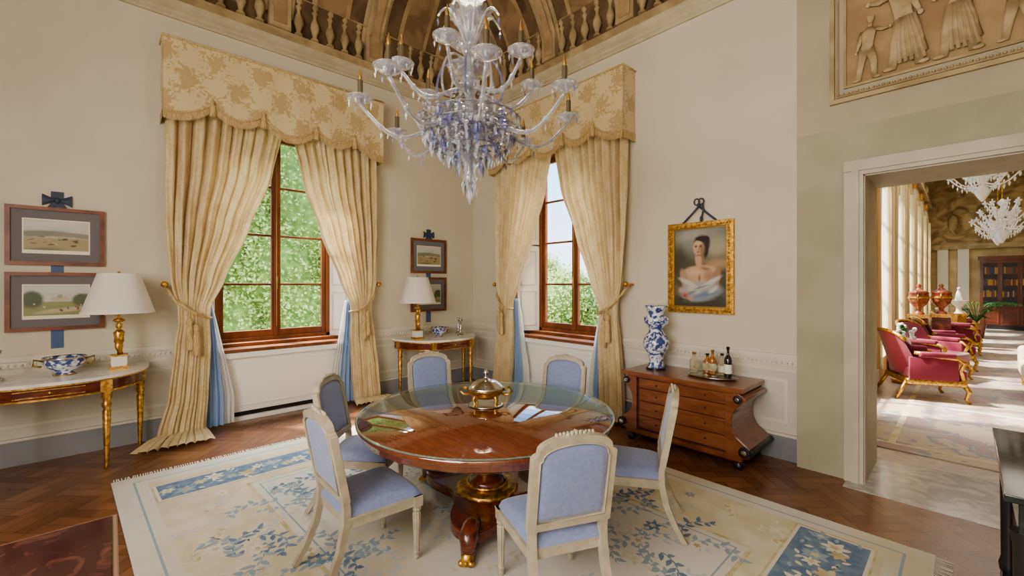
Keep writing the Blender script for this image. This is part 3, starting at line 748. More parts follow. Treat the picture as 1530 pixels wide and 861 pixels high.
b.lathe([(.03, .045), (.09, .06), (.135, .095), (.145, .125), (.15, .13), (.14, .135)], (0, 0, 0), M_gold, 32, flute=.04)
b.lathe([(.145, .132), (.15, .14), (.13, .155), (.12, .165), (.08, .195), (.04, .205), (.02, .21), (.012, .235), (.024, .25), (.018, .27), (.006, .29)], (0, 0, 0), M_silver, 32)
for s in (-1, 1): b.tube([(s*.14, 0, .12), (s*.19, 0, .145), (s*.215, 0, .11), (s*.18, 0, .08), (s*.13, 0, .085)], .011, M_gold, 8)
b.lathe([(.13, .001), (.15, .004), (.13, .008)], (0, 0, 0), M_silver, 24)
b.obj('silver_tureen', (3.60, -2.68, .767), math.radians(45))

# ------------------------------------------------------------------ chairs
b = MB(); c = M_cream
def seatpoly(g):
    return [(-.255-g, .235+g), (-.12, .255+g), (.12, .255+g), (.255+g, .235+g), (.215+g, -.225-g), (-.215-g, -.225-g)]
b.prism(seatpoly(0), .345, .40, ZI, c); b.prism(seatpoly(.006), .392, .405, ZI, c)
def cush(u, v):
    x = (u-.5)*2; y = (v-.5)*2; w = .245-.02*(1-v)*2
    e = (1-abs(x)**5)*(1-abs(y)**5)
    return (x*w, .005+y*.238, .405+.065*e**.35+.012*(1-x*x)*(1-y*y))
b.grid(cush, 24, 24, M_blue)
lg = [(.012, 0), (.018, .012), (.014, .03), (.022, .045), (.016, .055), (.018, .06), (.027, .29), (.020, .30), (.030, .315), (.024, .335)]
for s in (-1, 1):
    b.lathe(lg, (s*.228, .215, 0), c, 20, flute=.14, smooth=False)
    b.box(s*.228-.029, s*.228+.029, .186, .244, .335, .405, c)
    for k in range(6):
        a = k*pi/3
        b.sph((s*.228+.012*math.cos(a), .246, .372+.012*math.sin(a)), (.008, .005, .008), c, 6)
    pts = [(s*.215, -.375, 0), (s*.21, -.31, .11), (s*.203, -.255, .24), (s*.20, -.225, .38), (s*.20, -.225, .46), (s*.203, -.245, .60), (s*.208, -.28, .78), (s*.212, -.31, .90)]
    b.tube(pts, [.022, .025, .028, .03, .028, .026, .025, .022], c, 4, up=(1, 0, 0))
def BK(s_, w, d):
    y = -.225-max(0, w-.46)*.19
    return (s_, y+d, w+d*.15)
def archpts(hw, zb, zs, zt, n=14, notch=.03):
    L = [(-hw, zb), (-hw, zs-notch), (-hw+notch*.5, zs-notch*.5), (-hw+notch, zs-notch*.3)]
    for i in range(n+1):
        t = pi-pi*i/n; L.append(((hw-notch)*math.cos(t), zs+(zt-zs)*math.sin(t)**.85))
    L += [(hw-notch, zs-notch*.3), (hw-notch*.5, zs-notch*.5), (hw, zs-notch), (hw, zb)]
    return L
out = archpts(.232, .50, .92, .995); inn = archpts(.19, .545, .885, .952, notch=.012)
n = len(out); d0, d1 = -.018, .022
vs = [BK(a, w_, d1) for a, w_ in out]+[BK(a, w_, d1) for a, w_ in inn]+[BK(a, w_, d0) for a, w_ in out]+[BK(a, w_, d0) for a, w_ in inn]
fs = []
for i in range(n):
    j = (i+1) % n
    fs += [(i, j, n+j, n+i), (2*n+j, 2*n+i, 3*n+i, 3*n+j), (i, 2*n+i, 2*n+j, j), (n+i, n+j, 3*n+j, 3*n+i)]
b.add(vs, fs, c)
def padfn(d, sg):
    def f(u, v):
        x = (u-.5)*2; zt_ = .885+.067*math.sqrt(max(0, 1-min(1, abs(x)*1.02)**2))**.85
        w_ = .545+(zt_-.545)*v; e = (1-abs(x)**6)*(1-abs(2*v-1)**6)
        return BK(x*.191, w_, d+sg*.018*e**.4)
    return f
b.grid(padfn(.004, 1), 20, 20, M_blue); b.grid(padfn(-.004, -1), 20, 20, M_blue)
b.tube([BK(a*.95, w_-.004 if w_ > .6 else w_+.008, .023) for a, w_ in out], .005, c, 6, closed=True)
b.tube([BK(a*1.01, w_+.001 if w_ > .6 else w_, -.02) for a, w_ in inn], .004, c, 6, closed=True)
for i in range(-5, 6):
    x = i*.020; z = .955+.035*math.sqrt(max(0, 1-(x/.21)**2))
    b.sph(BK(x, z+.002, .020), (.011, .010, .013+(.008 if i == 0 else 0)), c, 8)
for i in range(-3, 4):
    x = i*.022; b.sph(BK(x, 1.0-.0018*i*i, .006), (.014, .010, .012+.004*(3-abs(i))/3), c, 8)
chair = b.mesh('dining_chair')
for (x, y, a) in ((3.68, -3.72, 90), (4.68, -3.10, 155), (4.58, -2.12, 209), (2.98, -3.42, 45), (2.60, -2.50, -18), (3.54, -1.78, -72)):
    inst(chair, 'dining_chair', (x, y, .013), math.radians(a-90))

# ------------------------------------------------------------------ rug
b = MB()
rx0, rx1, ry0, ry1 = 1.17, 6.16, -4.92, -1.06
def ry(x, y):
    k = (y-ry1)/(ry0-ry1); return y+k*.30*(x-rx0)/(rx1-rx0)
def q(x0, x1, y0, y1, z, m):
    b.add([(x0, ry(x0, y0), z), (x1, ry(x1, y0), z), (x1, ry(x1, y1), z), (x0, ry(x0, y1), z)], [(0, 1, 2, 3)], m)
b.prism([(rx0, ry(rx0, ry0)), (rx1, ry(rx1, ry0)), (rx1, ry1), (rx0, ry1)], .001, .009, ZI, M_rug)
def ringq(i, w, z, m):
    q(rx0+i, rx1-i, ry0+i, ry0+i+w, z, m); q(rx0+i, rx1-i, ry1-i-w, ry1-i, z, m); q(rx0+i, rx0+i+w, ry0+i+w, ry1-i-w, z, m); q(rx1-i-w, rx1-i, ry0+i+w, ry1-i-w, z, m)
ringq(.13, .015, .0094, M_rugLB); ringq(.22, .60, .0092, M_rugS); ringq(.82, .03, .0094, M_rugG); ringq(.90, .012, .0095, M_rugLB)
def leaf(x, y, a, l, w, z, m):
    ca, sa = math.cos(a), math.sin(a)
    P = lambda u, v: (x+u*ca-v*sa, y+u*sa+v*ca, z)
    b.add([P(0, 0), P(l*.35, -w), P(l*.7, -w*.7), P(l, 0), P(l*.7, w*.7), P(l*.35, w)], [(0, 1, 2, 3, 4, 5)], m)
def vine(x, y, a, L, m, z, sz=.07, curl=2.5):
    n = int(L/.04); hx, hy, ha = x, y, a
    cr = curl*random.choice((-1, 1))
    for i in range(n):
        ha += cr*.04*(1+1.5*i/n); hx += .04*math.cos(ha); hy += .04*math.sin(ha)
        if not (rx0+.1 < hx < rx1-.1 and ry0+.25 < hy < ry1-.1): break
        leaf(hx, hy, ha, .05, .006, z, m)
        leaf(hx, hy, ha+(1 if i % 2 else -1)*1.0, sz*(.7+.6*random.random()), sz*.24, z+.0001, m)
def flower(x, y, r, m, mc, z):
    for k in range(6): leaf(x, y, k*pi/3+x*7, r, r*.27, z+.00005*k, m)
    for k in range(5): leaf(x, y, k*2*pi/5, r*.4, r*.14, z+.0005, mc)
def bluebox(x0, x1, y0, y1):
    q(x0-.035, x1+.035, y0-.035, y1+.035, .0104, M_rugG); q(x0-.02, x1+.02, y0-.02, y1+.02, .0106, M_rugI); q(x0, x1, y0, y1, .0108, M_rugB)
    n = 11
    for i in range(n):
        cx = (x0+x1)/2+.07*math.sin(i*1.7); cy = y0+(y1-y0)*(i+.5)/n
        flower(cx, ry(cx, cy), .06+.025*(i % 2), (M_rugI, M_rugLB, M_rugG)[i % 3], M_rugG, .0112)
        for k in range(4):
            xx = random.uniform(x0+.04, x1-.04); yy = cy+random.uniform(-.04, .04)
            leaf(xx, ry(xx, yy), random.random()*6.28, .06, .014, .0110, random.choice((M_rugI, M_rugLB)))
bluebox(1.53, 1.86, -4.66, -3.40); bluebox(1.53, 1.86, -2.4, -1.35)
bluebox(5.48, 5.87, -2.40, -1.32); bluebox(5.48, 5.87, -4.6, -3.5)
for i in range(150):
    e = random.choice('LRTB'); d = random.uniform(.30, .74)
    if e in 'LR': x = rx0+d if e == 'L' else rx1-d; y = random.uniform(ry0+.4, ry1-.4)
    else: x = random.uniform(rx0+.4, rx1-.4); y = ry0+d if e == 'B' else ry1-d
    if any(x0-.1 < x < x1+.1 and y0-.1 < y < y1+.1 for x0, x1, y0, y1 in ((1.53, 1.86, -4.66, -3.40), (1.53, 1.86, -2.4, -1.35), (5.48, 5.87, -2.40, -1.32), (5.48, 5.87, -4.6, -3.5))): continue
    y = ry(x, y)
    if i % 3 == 0: flower(x, y, .05, random.choice((M_rugP, M_rugI, M_rugLB)), M_rugG, .0099)
    else: vine(x, y, random.random()*6.28, .22, random.choice((M_rugP, M_rugI, M_rugG)), .0098, .05, 5)
for i in range(60):
    x = random.uniform(rx0+1.0, rx1-1.0); y = random.uniform(ry0+1.1, ry1-1.0)
    vine(x, y, random.random()*6.28, .3+.4*random.random(), random.choice((M_rugP, M_rugP, M_rugS, M_rugLB)), .0098+random.random()*.0003, .06)
for (cx, cy, r) in ((2.45, -3.95, .3), (3.0, -4.25, .3), (2.35, -3.3, .3), (4.9, -2.2, .3), (5.05, -3.3, .3), (4.3, -1.95, .3), (2.4, -2.2, .3), (4.5, -3.9, .3), (3.5, -4.0, .3), (5.1, -2.7, .25)):
    for k in range(4):
        vine(cx+random.uniform(-r, r)*.5, cy+random.uniform(-r, r)*.5, k*1.2, .42, random.choice((M_rugB, M_rugLB)), .0102+random.random()*.0003, .075, 3)
    for k in range(3): flower(cx+random.uniform(-r, r)*.6, cy+random.uniform(-r, r)*.6, .07, random.choice((M_rugLB, M_rugI, M_rugB)), M_rugG, .0108)
for i in range(220):
    y = ry0+.02+(ry1-ry0-.04)*i/219
    for (x, d) in ((rx0, -1), (rx1, 1)):
        yy = ry(x, y); k = random.uniform(-.01, .01)
        b.add([(x, yy-.005, .006), (x, yy+.005, .006), (x+d*.08, yy+k+.004, .003), (x+d*.08, yy+k-.004, .003)], [(0, 1, 2, 3)], M_rugI)
b.obj('area_rug')

# ------------------------------------------------------------------ chandelier
b = MB(); G = M_glass; GB = M_glassb; GD = M_glassd
b.lathe([(.004, 2.35), (.03, 2.42), (.012, 2.46), (.03, 2.50), (.06, 2.55), (.025, 2.60), (.07, 2.66), (.09, 2.74), (.05, 2.82), (.04, 2.86), (.10, 2.92), (.13, 2.98), (.10, 3.04), (.05, 3.08),
         (.035, 3.16), (.06, 3.22), (.08, 3.27), (.035, 3.32), (.025, 3.42), (.04, 3.46), (.07, 3.50), (.045, 3.54), (.03, 3.58), (.05, 3.64), (.09, 3.72), (.11, 3.78), (.05, 3.82), (.03, 3.86), (.05, 3.92), (.02, 4.0)], (0, 0, 0), G, 20, flute=.14)
b.lathe([(.012, 2.5), (.03, 2.7), (.012, 2.9), (.04, 3.0), (.012, 3.1), (.025, 3.25), (.01, 3.4), (.025, 3.6), (.035, 3.75), (.01, 3.95)], (0, 0, 0), GD, 12)
for p_, m_, f_ in (([(.05, 3.50), (.12, 3.53), (.16, 3.56)], G, .08), ([(.04, 3.66), (.13, 3.74), (.19, 3.77)], G, .15), ([(.04, 3.30), (.14, 3.33), (.18, 3.37)], G, .1), ([(.05, 2.84), (.19, 2.88), (.24, 2.93)], GB, .1), ([(.05, 2.98), (.22, 3.02), (.30, 3.0)], G, .1), ([(.04, 3.84), (.12, 3.90), (.15, 3.98)], G, .15)):
    b.lathe(p_, (0, 0, 0), m_, 24, flute=f_, cap=False)
b.tube([(0, 0, 3.95), (0, 0, 6.5)], .012, M_silver, 8)
def candle(x, y, z):
    b.lathe([(.01, -.03), (.03, -.015), (.065, 0), (.088, .02), (.09, .024), (.06, .012), (.02, .005)], (x, y, z), G, 18, flute=.08, cap=False)
    b.tube([(x+.09*math.cos(2*pi*i/18), y+.09*math.sin(2*pi*i/18), z+.024) for i in range(18)], .004, G, 5, closed=True)
    b.lathe([(.022, 0), (.03, .03), (.016, .05)], (x, y, z), GB, 10)
    b.lathe([(.018, .04), (.018, .15)], (x, y, z), M_cand, 10); b.lathe([(.009, .15), (.015, .17), (.002, .23)], (x, y, z), M_golddk, 8)
    for k in range(8):
        t = k*pi/4; b.octa((x+.08*math.cos(t), y+.08*math.sin(t), z-.015), .009, .05, GB if k % 4 == 0 else G)
def arm(t, R, z0, zc, dip, m):
    pts = []
    for i in range(15):
        u = i/14; r = .06+(R-.06)*(u**.9); z = z0+(zc-.03-z0)*u-dip*math.sin(pi*min(1, u*1.0))**1.2*(.55+.9*u)
        pts.append((r*math.cos(t), r*math.sin(t), z))
    b.tube(pts, [.018-.005*i/14 for i in range(15)], m, 8)
    b.tube(pts, .005, GD, 5)
    for i in (5, 8, 11):
        p = pts[i]; b.sph(p, (.022, .022, .022), G, 8); b.octa((p[0], p[1], p[2]-.05), .010, .06, GB if i == 8 else G)
    candle(R*math.cos(t), R*math.sin(t), zc)
for k in range(8): arm(k*pi/4+.25, .78, 3.02, 3.02+.03*(k % 2), .20, G)
for k in range(6): arm(k*pi/3+.1, .50, 3.20, 3.30, .12, G)
for k in range(8):
    t = k*pi/4; pts = []
    for i in range(12):
        u = i/11; r = .05+.20*math.sin(pi*u*.85); z = 3.42-.30*u+.14*math.sin(2*pi*u)*.5
        pts.append((r*math.cos(t), r*math.sin(t), z))
    b.tube(pts, .009, GB if k % 2 else G, 6)
    pts = []
    for i in range(10):
        u = i/9; r = .04+.20*u; z = 3.56+.22*math.sin(u*2.4)
        pts.append(((r)*math.cos(t+.4), r*math.sin(t+.4), z))
    b.tube(pts, .008, G, 6); b.octa((pts[-1][0], pts[-1][1], pts[-1][2]-.04), .012, .07, GB)
for ring, (r, z, n, h) in enumerate(((.35, 2.88, 30, .08), (.33, 2.82, 30, .08), (.29, 2.77, 26, .08), (.23, 2.72, 22, .09), (.16, 2.68, 16, .10), (.10, 2.62, 10, .12), (.05, 2.48, 6, .12), (.29, 2.93, 24, .06), (.38, 2.95, 30, .06), (.25, 2.86, 20, .07), (.18, 2.80, 16, .07))):
    for i in range(n):
        t = 2*pi*(i+.5*(ring % 2))/n; x, y = r*math.cos(t), r*math.sin(t); jz = random.uniform(-.015, .015)
        m = (GB, G, GD, G, G)[(i*2+ring) % 5]
        b.octa((x, y, z+jz), .017, h, m); b.tube([(x, y, z+.03), (x*.8, y*.8, z+.06)], .003, G, 4)
        if ring < 5 and i % 2 == 0:
            for p in range(5):
                a = 2*pi*p/5; b.octa((x*1.05+.026*math.cos(a)*-math.sin(t), y*1.05+.026*math.cos(a)*math.cos(t), z+.045+.026*math.sin(a)), .017, .034, (GB, G, G, GD)[(i//2) % 4])
for ring in ((.36, 2.90), (.24, 2.76), (.38, 2.97), (.30, 2.83)):
    b.tube([(ring[0]*math.cos(2*pi*i/40), ring[0]*math.sin(2*pi*i/40), ring[1]) for i in range(40)], .007, GD, 6, closed=True)
b.obj('chandelier', (3.748, -2.959, 0))

# ------------------------------------------------------------------ marble tables near camera
b = MB(); b.box(3.895, 5.235, -5.835, -4.915, .775, .801, M_redmarble); b.box(3.88, 5.25, -5.85, -4.90, .765, .797, M_rededge)
b.box(3.93, 5.20, -5.80, -4.95, .68, .77, M_mahog)
for x in (3.97, 5.16):
    for y in (-5.76, -4.99): b.lathe([(.02, 0), (.03, .03), (.02, .06), (.035, .60), (.045, .69)], (x, y, 0), M_mahog, 16)
b.obj('marble_top_table', bevel=.004)
b = MB(); b.box(6.40, 7.17, -2.28, -1.1, .87, .90, M_blkmarble); b.box(6.44, 7.15, -2.25, -1.13, .74, .87, M_blkmarble)
b.box(6.47, 7.15, -2.2, -1.18, .12, .74, M_mahog); b.box(6.43, 7.15, -2.24, -1.14, .0, .12, M_black)
for y in (-2.2, -1.2): b.lathe([(.035, .12), (.04, .16), (.03, .2), (.035, .68), (.045, .74)], (6.46, y, 0), M_black, 12)
b.sph((6.435, -1.7, .80), (.02, .09, .03), M_gold)
b.obj('marble_top_cabinet', bevel=.004)
b = MB(); b.lathe([(.05, 0), (.03, .02), (.02, .06), (.05, .10), (.09, .12), (.08, .13)], (0, 0, 0), M_gold, 20); b.obj('gilt_dish', (6.62, -1.95, .901))

# ------------------------------------------------------------------ relief panel over the door
b = MB(); fy = -.118
FD = lambda a, h, z: (a, fy-h, z)
panelframe(b, FD, 5.44, 7.12, 3.38, 4.70, .035, .03, M_frescoL); panelframe(b, FD, 5.49, 7.07, 3.43, 4.65, .015, .012, M_relief); panelframe(b, FD, 5.54, 7.02, 3.50, 4.60, .02, .02, M_frescoL)
b.add([FD(5.55, .004, 3.52), FD(7.01, .004, 3.52), FD(7.01, .004, 4.59), FD(5.55, .004, 4.59)], [(0, 1, 2, 3)], M_relief)
for i in range(50):
    b.sph(FD(5.47+i*.034, .014, 3.455), (.012, .012, .012), M_frescoL, 6)
def fig(x, z0, h, lean=0, arm1=(.25, .8), arm2=(-.22, .5), robe=True, st=.10):
    b.M = Matrix.Translation((x, fy-.02, z0)) @ Matrix.Diagonal((h, h*.22, h, 1))
    m = M_reliefL
    b.tube([(-st, -.02, 0), (-st*.7, -.05, .24), (-.03, -.03, .47)], [.032, .048, .065], m, 10); b.tube([(st, -.02, 0), (st*.9, -.08, .25), (.035, -.03, .47)], [.032, .048, .065], m, 10)
    b.sph((-st-.03, -.03, .01), (.05, .04, .02), m, 8); b.sph((st+.03, -.03, .01), (.05, .04, .02), m, 8)
    if robe:
        b.tube([(st*.5, -.02, .10), (.02, -.05, .32), (0, -.04, .5)], [.12, .10, .085], m, 12)
        for k in range(-2, 3): b.tube([(st*.5+k*.045, -.12, .04), (.02+k*.035, -.14, .3), (k*.02, -.12, .5)], [.018, .016, .01], m, 6)
    b.tube([(0, -.03, .44), (lean*.4, -.05, .56), (lean*.8, -.05, .72), (lean, -.03, .80)], [.082, .072, .09, .045], m, 12)
    b.tube([(lean, -.03, .79), (lean*1.2, -.03, .88)], [.032, .03], m, 8); b.sph((lean*1.3, -.04, .93), (.045, .06, .058), m, 12); b.sph((lean*1.3, -.02, .955), (.052, .06, .042), m, 10)
    for (ax, az), s_ in ((arm1, 1), (arm2, -1)):
        b.tube([(lean*.8+s_*.08, -.04, .76), (lean*.8+s_*.08+(ax-s_*.08)*.5, -.08, (.76+az)/2-.03), (lean*.8+ax, -.06, az)], [.032, .027, .018], m, 8)
        b.sph((lean*.8+ax, -.06, az), (.024, .03, .028), m, 8)
    b.M = None
fig(5.70, 3.53, .55, .04, (.25, .72), (-.16, .45), False); fig(5.95, 3.55, .82, -.05, (.15, .5), (-.25, .75)); fig(6.25, 3.54, .80, .05, (.25, .95), (-.2, .6))
fig(6.55, 3.54, .60, 0, (.3, .7), (-.25, .9), False); fig(6.80, 3.54, .85, -.05, (.18, .5), (-.25, .8))
b.obj('relief_panel')

# ------------------------------------------------------------------ gallery beyond door
GX0, GX1, GY0, GY1, GH = 5.2, 9.6, .6, 20.7, 6.5
b = MB(); b.box(GX0-.6, GX1, .0, GY1, -.1, 0, M_galfloor); b.obj('floor_gallery')
b = MB(); b.prism([(5.5, 1.1), (9.2, 1.1), (9.2, 19.5), (5.5, 19.5)], .001, .012, ZI, M_galcarpet); b.prism([(5.7, 1.3), (5.76, 1.3), (5.76, 19.3), (5.7, 19.3)], .012, .0125, ZI, M_rugG); b.prism([(5.5, 1.3), (9.2, 1.3), (9.2, 1.36), (5.5, 1.36)], .012, .0126, ZI, M_rugG)
for yy in (3.6, 6.6, 9.6): b.prism([(5.76, yy), (9.0, yy), (9.0, yy+.08), (5.76, yy+.08)], .012, .0126, ZI, M_rugP)
b.obj('gallery_rug')
b = MB(); b.box(GX0-.5, GX1+.3, GY0, GY1+.3, GH, GH+.1, M_galtop); b.obj('ceiling_gallery')
b = MB()
ys = [GY0]; wins = [2.2+2.7*i for i in range(7)]; WW = 1.7; TH = .5
for w0 in wins:
    b.box(GX0-TH, GX0, ys[-1], w0, 0, GH, M_galwall); ys.append(w0+WW)
    b.box(GX0-TH, GX0, w0, w0+WW, 0, .35, M_galwall)
    n = 12; poly = [(w0, GH), (w0, 3.9)]+[(w0+WW/2-WW/2*math.cos(pi*i/n), 3.9+.75*math.sin(pi*i/n)) for i in range(1, n)]+[(w0+WW, 3.9), (w0+WW, GH)]
    b.prism(poly, GX0-TH, GX0, lambda a, c, d: (d, a, c), M_galwall)
    b.box(GX0-TH+.01, GX0-.01, w0-.01, w0+.02, .35, 3.95, M_white); b.box(GX0-TH+.01, GX0-.01, w0+WW-.02, w0+WW+.01, .35, 3.95, M_white)
b.box(GX0-TH, GX0, ys[-1], GY1, 0, GH, M_galwall)
b.obj('wall_gallery_left')
b = MB()
for w0 in wins:
    m = w0-.5
    b.box(GX0, GX0+.05, m-.14, m+.14, 0, 4.6, M_trim); b.box(GX0, GX0+.08, m-.2, m+.2, 4.6, 4.8, M_gold); b.box(GX0, GX0+.08, m-.18, m+.18, 0, .3, M_trim)
    for z in (5.05, 5.35): b.sph((GX0+.02, m, z), (.08, .2, .18), M_frescoL, 10)
b.box(GX0, GX0+.12, GY0, GY1, 4.9, 5.0, M_frescoL); b.box(GX0, GX0+.2, GY0, GY1, 5.7, 5.82, M_frescoL)
b.obj('trim_gallery_pilasters')
b = MB()
for w0 in wins:
    for s, a in ((1, w0), (-1, w0+WW)):
        b.grid(lambda u, v: (GX0+.03+.04*math.sin(u*25), a+s*(-.05+.40*u*(.35+.65*abs(2*v-.9))), 4.3-4.25*v), 24, 12, M_creamcl)
    for z in (1.2, 2.0, 2.8, 3.6): b.box(GX0-.46, GX0-.42, w0, w0+WW, z-.02, z+.02, M_white)
    b.box(GX0-.46, GX0-.42, w0+WW/2-.025, w0+WW/2+.025, .35, 4.3, M_white)
b.obj('window_3')
b = MB(); b.box(GX1, GX1+.2, GY0, GY1, 0, GH, M_galwall); b.box(GX1-.06, GX1, GY0, GY1, 4.5, 4.7, M_frescoL); b.obj('wall_gallery_right')
b = MB(); b.box(GX0-.5, GX1+.2, GY1, GY1+.2, 0, GH, M_galwall)
b.box(GX0, GX1, GY1-.15, GY1, 3.2, 3.4, M_frescoL); b.box(GX0, GX1, GY1-.02, GY1, 3.4, GH, M_galtop)
b.box(GX0, GX1, GY1-.25, GY1, 5.9, 6.1, M_frescoL)
for x in (5.6, 6.2, 9.0):
    b.box(x-.16, x+.16, GY1-.12, GY1, 0, 3.2, M_trim)
for x in (5.9, 6.6, 7.3, 8.0, 8.7):
    b.sph((x, GY1-.05, 4.3), (.16, .12, .35), M_frescoL, 10); b.sph((x+.2, GY1-.05, 4.75), (.25, .12, .14), M_frescoL, 10); b.tube([(x-.3, GY1-.08, 3.9), (x-.1, GY1-.08, 4.1), (x+.1, GY1-.08, 3.8)], .05, M_frescoL, 8)
b.obj('wall_gallery_end')
b = MB()
b.box(GX0-.5, DW0-.02, .6, .66, 0, GH, M_galwall); b.box(DW1+.02, GX1, .6, .66, 0, GH, M_galwall); b.box(DW0-.02, DW1+.02, .6, .66, DH, GH, M_galwall)
b.obj('wall_gallery_near')
b = MB(); y0 = GY1-.5
b.box(6.65, 8.7, y0, GY1-.16, 0, 2.7, M_mahog); b.box(6.6, 8.75, y0-.06, GY1-.16, 2.7, 2.85, M_mahog); b.box(6.6, 8.75, y0-.05, GY1-.16, 0, .15, M_black)
for i in range(4):
    x0 = 6.72+i*.5
    b.box(x0, x0+.42, y0-.012, y0, .9, 2.6, M_black); panelframe(b, lambda a, h, z: (a, y0-h, z), x0-.02, x0+.44, .88, 2.62, .04, .03, M_mahog)
    for z in (1.25, 1.7, 2.15):
        b.box(x0, x0+.42, y0-.025, y0, z-.01, z+.01, M_mahog)
        for k in range(9): b.box(x0+.02+k*.043, x0+.055+k*.043, y0-.02, y0-.012, z+.01, z+.22+.06*random.random(), random.choice((M_frame, M_golddk, M_ribbon, M_mahog)))
    panelframe(b, lambda a, h, z: (a, y0-h, z), x0, x0+.42, .2, .82, .03, .02, M_frame)
b.obj('bookcase')
b = MB(); r = M_red
b.rbox(-.30, .36, -.34, .34, .30, .47, .05, r); b.rbox(-.33, .34, -.37, .37, .22, .31, .03, M_gold)
b.grid(lambda u, v: (-.36-.16*v+.22*(2*u-1)**2*(1-.3*v), (2*u-1)*.37, .35+v*(.62-.12*(2*u-1)**4)), 16, 10, r)
b.grid(lambda u, v: (-.27-.16*v+.20*(2*u-1)**2*(1-.3*v), (2*u-1)*.34, .35+v*(.60-.12*(2*u-1)**4)), 16, 10, r)
b.tube([(-.34-.16+.22*(2*u-1)**2*.7, (2*u-1)*.37, .97-.12*(2*u-1)**4) for u in [i/12 for i in range(13)]], .028, M_gold, 8)
for s in (-1, 1):
    b.tube([(-.25, s*.36, .68), (.0, s*.38, .64), (.22, s*.38, .62), (.30, s*.38, .56), (.26, s*.36, .45), (.30, s*.34, .3)], [.03, .03, .03, .03, .025, .03], M_gold, 8)
    b.rbox(-.2, .2, s*.38-.045, s*.38+.045, .62, .70, .03, r); b.rbox(-.3, .24, s*.355-.02, s*.355+.02, .3, .62, .015, r)
    b.tube([(.30, s*.32, .28), (.36, s*.34, .16), (.33, s*.33, .05), (.37, s*.34, .0)], [.035, .028, .018, .022], M_gold, 8)
    b.tube([(-.30, s*.30, .28), (-.37, s*.32, .14), (-.44, s*.33, .0)], [.03, .024, .02], M_gold, 8)
me = b.mesh('red_armchair')
for (x, y, a) in ((5.83, 4.3, 25), (6.0, 7.9, 10), (5.88, 6.3, -20), (6.15, 10.8, 0), (6.2, 13.0, 0)): inst(me, 'red_armchair', (x, y, 0.014), math.radians(a), 1.05)
b = MB(); M_urn = mat('red_porphyry', (.22, .035, .02), .2, col2=(.35, .12, .06), scale=15)
b.box(-.2, .2, -.2, .2, 0, .12, M_mahog); b.box(-.16, .16, -.16, .16, .12, .95, M_mahog); b.box(-.2, .2, -.2, .2, .95, 1.03, M_gold)
b.lathe([(.10, 1.03), (.10, 1.07), (.04, 1.10), (.05, 1.16), (.16, 1.30), (.19, 1.42), (.17, 1.52), (.19, 1.54), (.08, 1.60), (.03, 1.66), (.05, 1.70), (.01, 1.76)], (0, 0, 0), M_urn, 24)
b.lathe([(.192, 1.40), (.20, 1.42), (.192, 1.44)], (0, 0, 0), M_gold, 24)
for s in (-1, 1): b.tube([(0, s*.18, 1.36), (0, s*.25, 1.45), (0, s*.17, 1.52)], .018, M_gold, 8)
me = b.mesh('urn_on_pedestal'); inst(me, 'urn_on_pedestal', (5.52, 9.0, 0.013)); inst(me, 'urn_on_pedestal', (5.88, 9.6, 0.013))
b = MB(); b.lathe([(.2, 0), (.2, .06), (.15, .1), (.14, .85), (.2, .95)], (0, 0, 0), M_gold, 16)
b.lathe([(.10, .95), (.06, 1.0), (.05, 1.1), (.13, 1.2), (.18, 1.28), (.20, 1.3)], (0, 0, 0), M_marble, 20)
b.tube([(.0, 0, 1.28), (.0, -.04, 1.42), (.0, .05, 1.52), (0, .0, 1.60)], [.09, .07, .05, .02], M_marble, 10); b.sph((0, -.02, 1.62), (.04, .05, .04), M_marble)
b.obj('marble_urn_stand', (6.15, 11.9, 0.013))
b = MB(); b.lathe([(.15, 0), (.2, .35), (.22, .4)], (0, 0, 0), M_mahog, 16)
for k in range(22):
    t = k*2.4; L = .7+.4*random.random(); pts = []
    for i in range(7):
        u = i/6; pts.append((L*u*math.cos(t)*.8, L*u*math.sin(t)*.8, .4+1.3*u*(1.2-.75*u)))
    b.tube(pts, .008, M_green2, 4)
    for i in range(1, 7):
        p = Vector(pts[i])
        for s in (-1, 1):
            d = Vector((-math.sin(t)*s*.22+.1*math.cos(t), math.cos(t)*s*.22+.1*math.sin(t), -.08)); e = Vector((.02*math.cos(t), .02*math.sin(t), 0))
            b.add([p-e, p+e, p+d], [(0, 1, 2)], M_green2)
me = b.mesh('potted_palm'); inst(me, 'potted_palm', (6.5, 15.5, 0.013), 0, 1.15)
b = MB(); b.rbox(-.4, .4, -.9, .9, .2, .45, .08, M_sofa); b.rbox(.2, .45, -.9, .9, .3, .92, .1, M_sofa); b.rbox(-.4, .4, -1.0, -.8, .25, .68, .08, M_sofa); b.rbox(-.4, .4, .8, 1.0, .25, .68, .08, M_sofa)
b.rbox(-.35, .2, -.78, 0, .42, .56, .06, M_sofa); b.rbox(-.35, .2, 0, .78, .42, .56, .06, M_sofa)
for x in (-.33, .35):
    for y in (-.85, .85): b.lathe([(.02, 0), (.04, .2)], (x, y, 0), M_gold, 10)
b.obj('beige_sofa', (7.30, 5.7, 0.013))
b = MB(); b.lathe([(.2, .58), (.23, .6), (.23, .62), (.2, .63)], (0, 0, 0), M_marble, 24); b.lathe([(.03, .05), (.05, .3), (.03, .58)], (0, 0, 0), M_gold, 12); b.lathe([(.18, 0), (.2, .03), (.05, .06)], (0, 0, 0), M_gold, 16)
b.lathe([(.06, .63), (.08, .70), (.05, .78)], (0, 0, 0), M_crystal, 12)
for i in range(26): b.sph((random.uniform(-.13, .13), random.uniform(-.13, .13), .80+random.uniform(0, .22)), .035, random.choice((M_marble, M_green2, M_marble)), 6)
b.obj('side_table_with_flowers', (5.55, 5.35, 0.013))
b = MB()
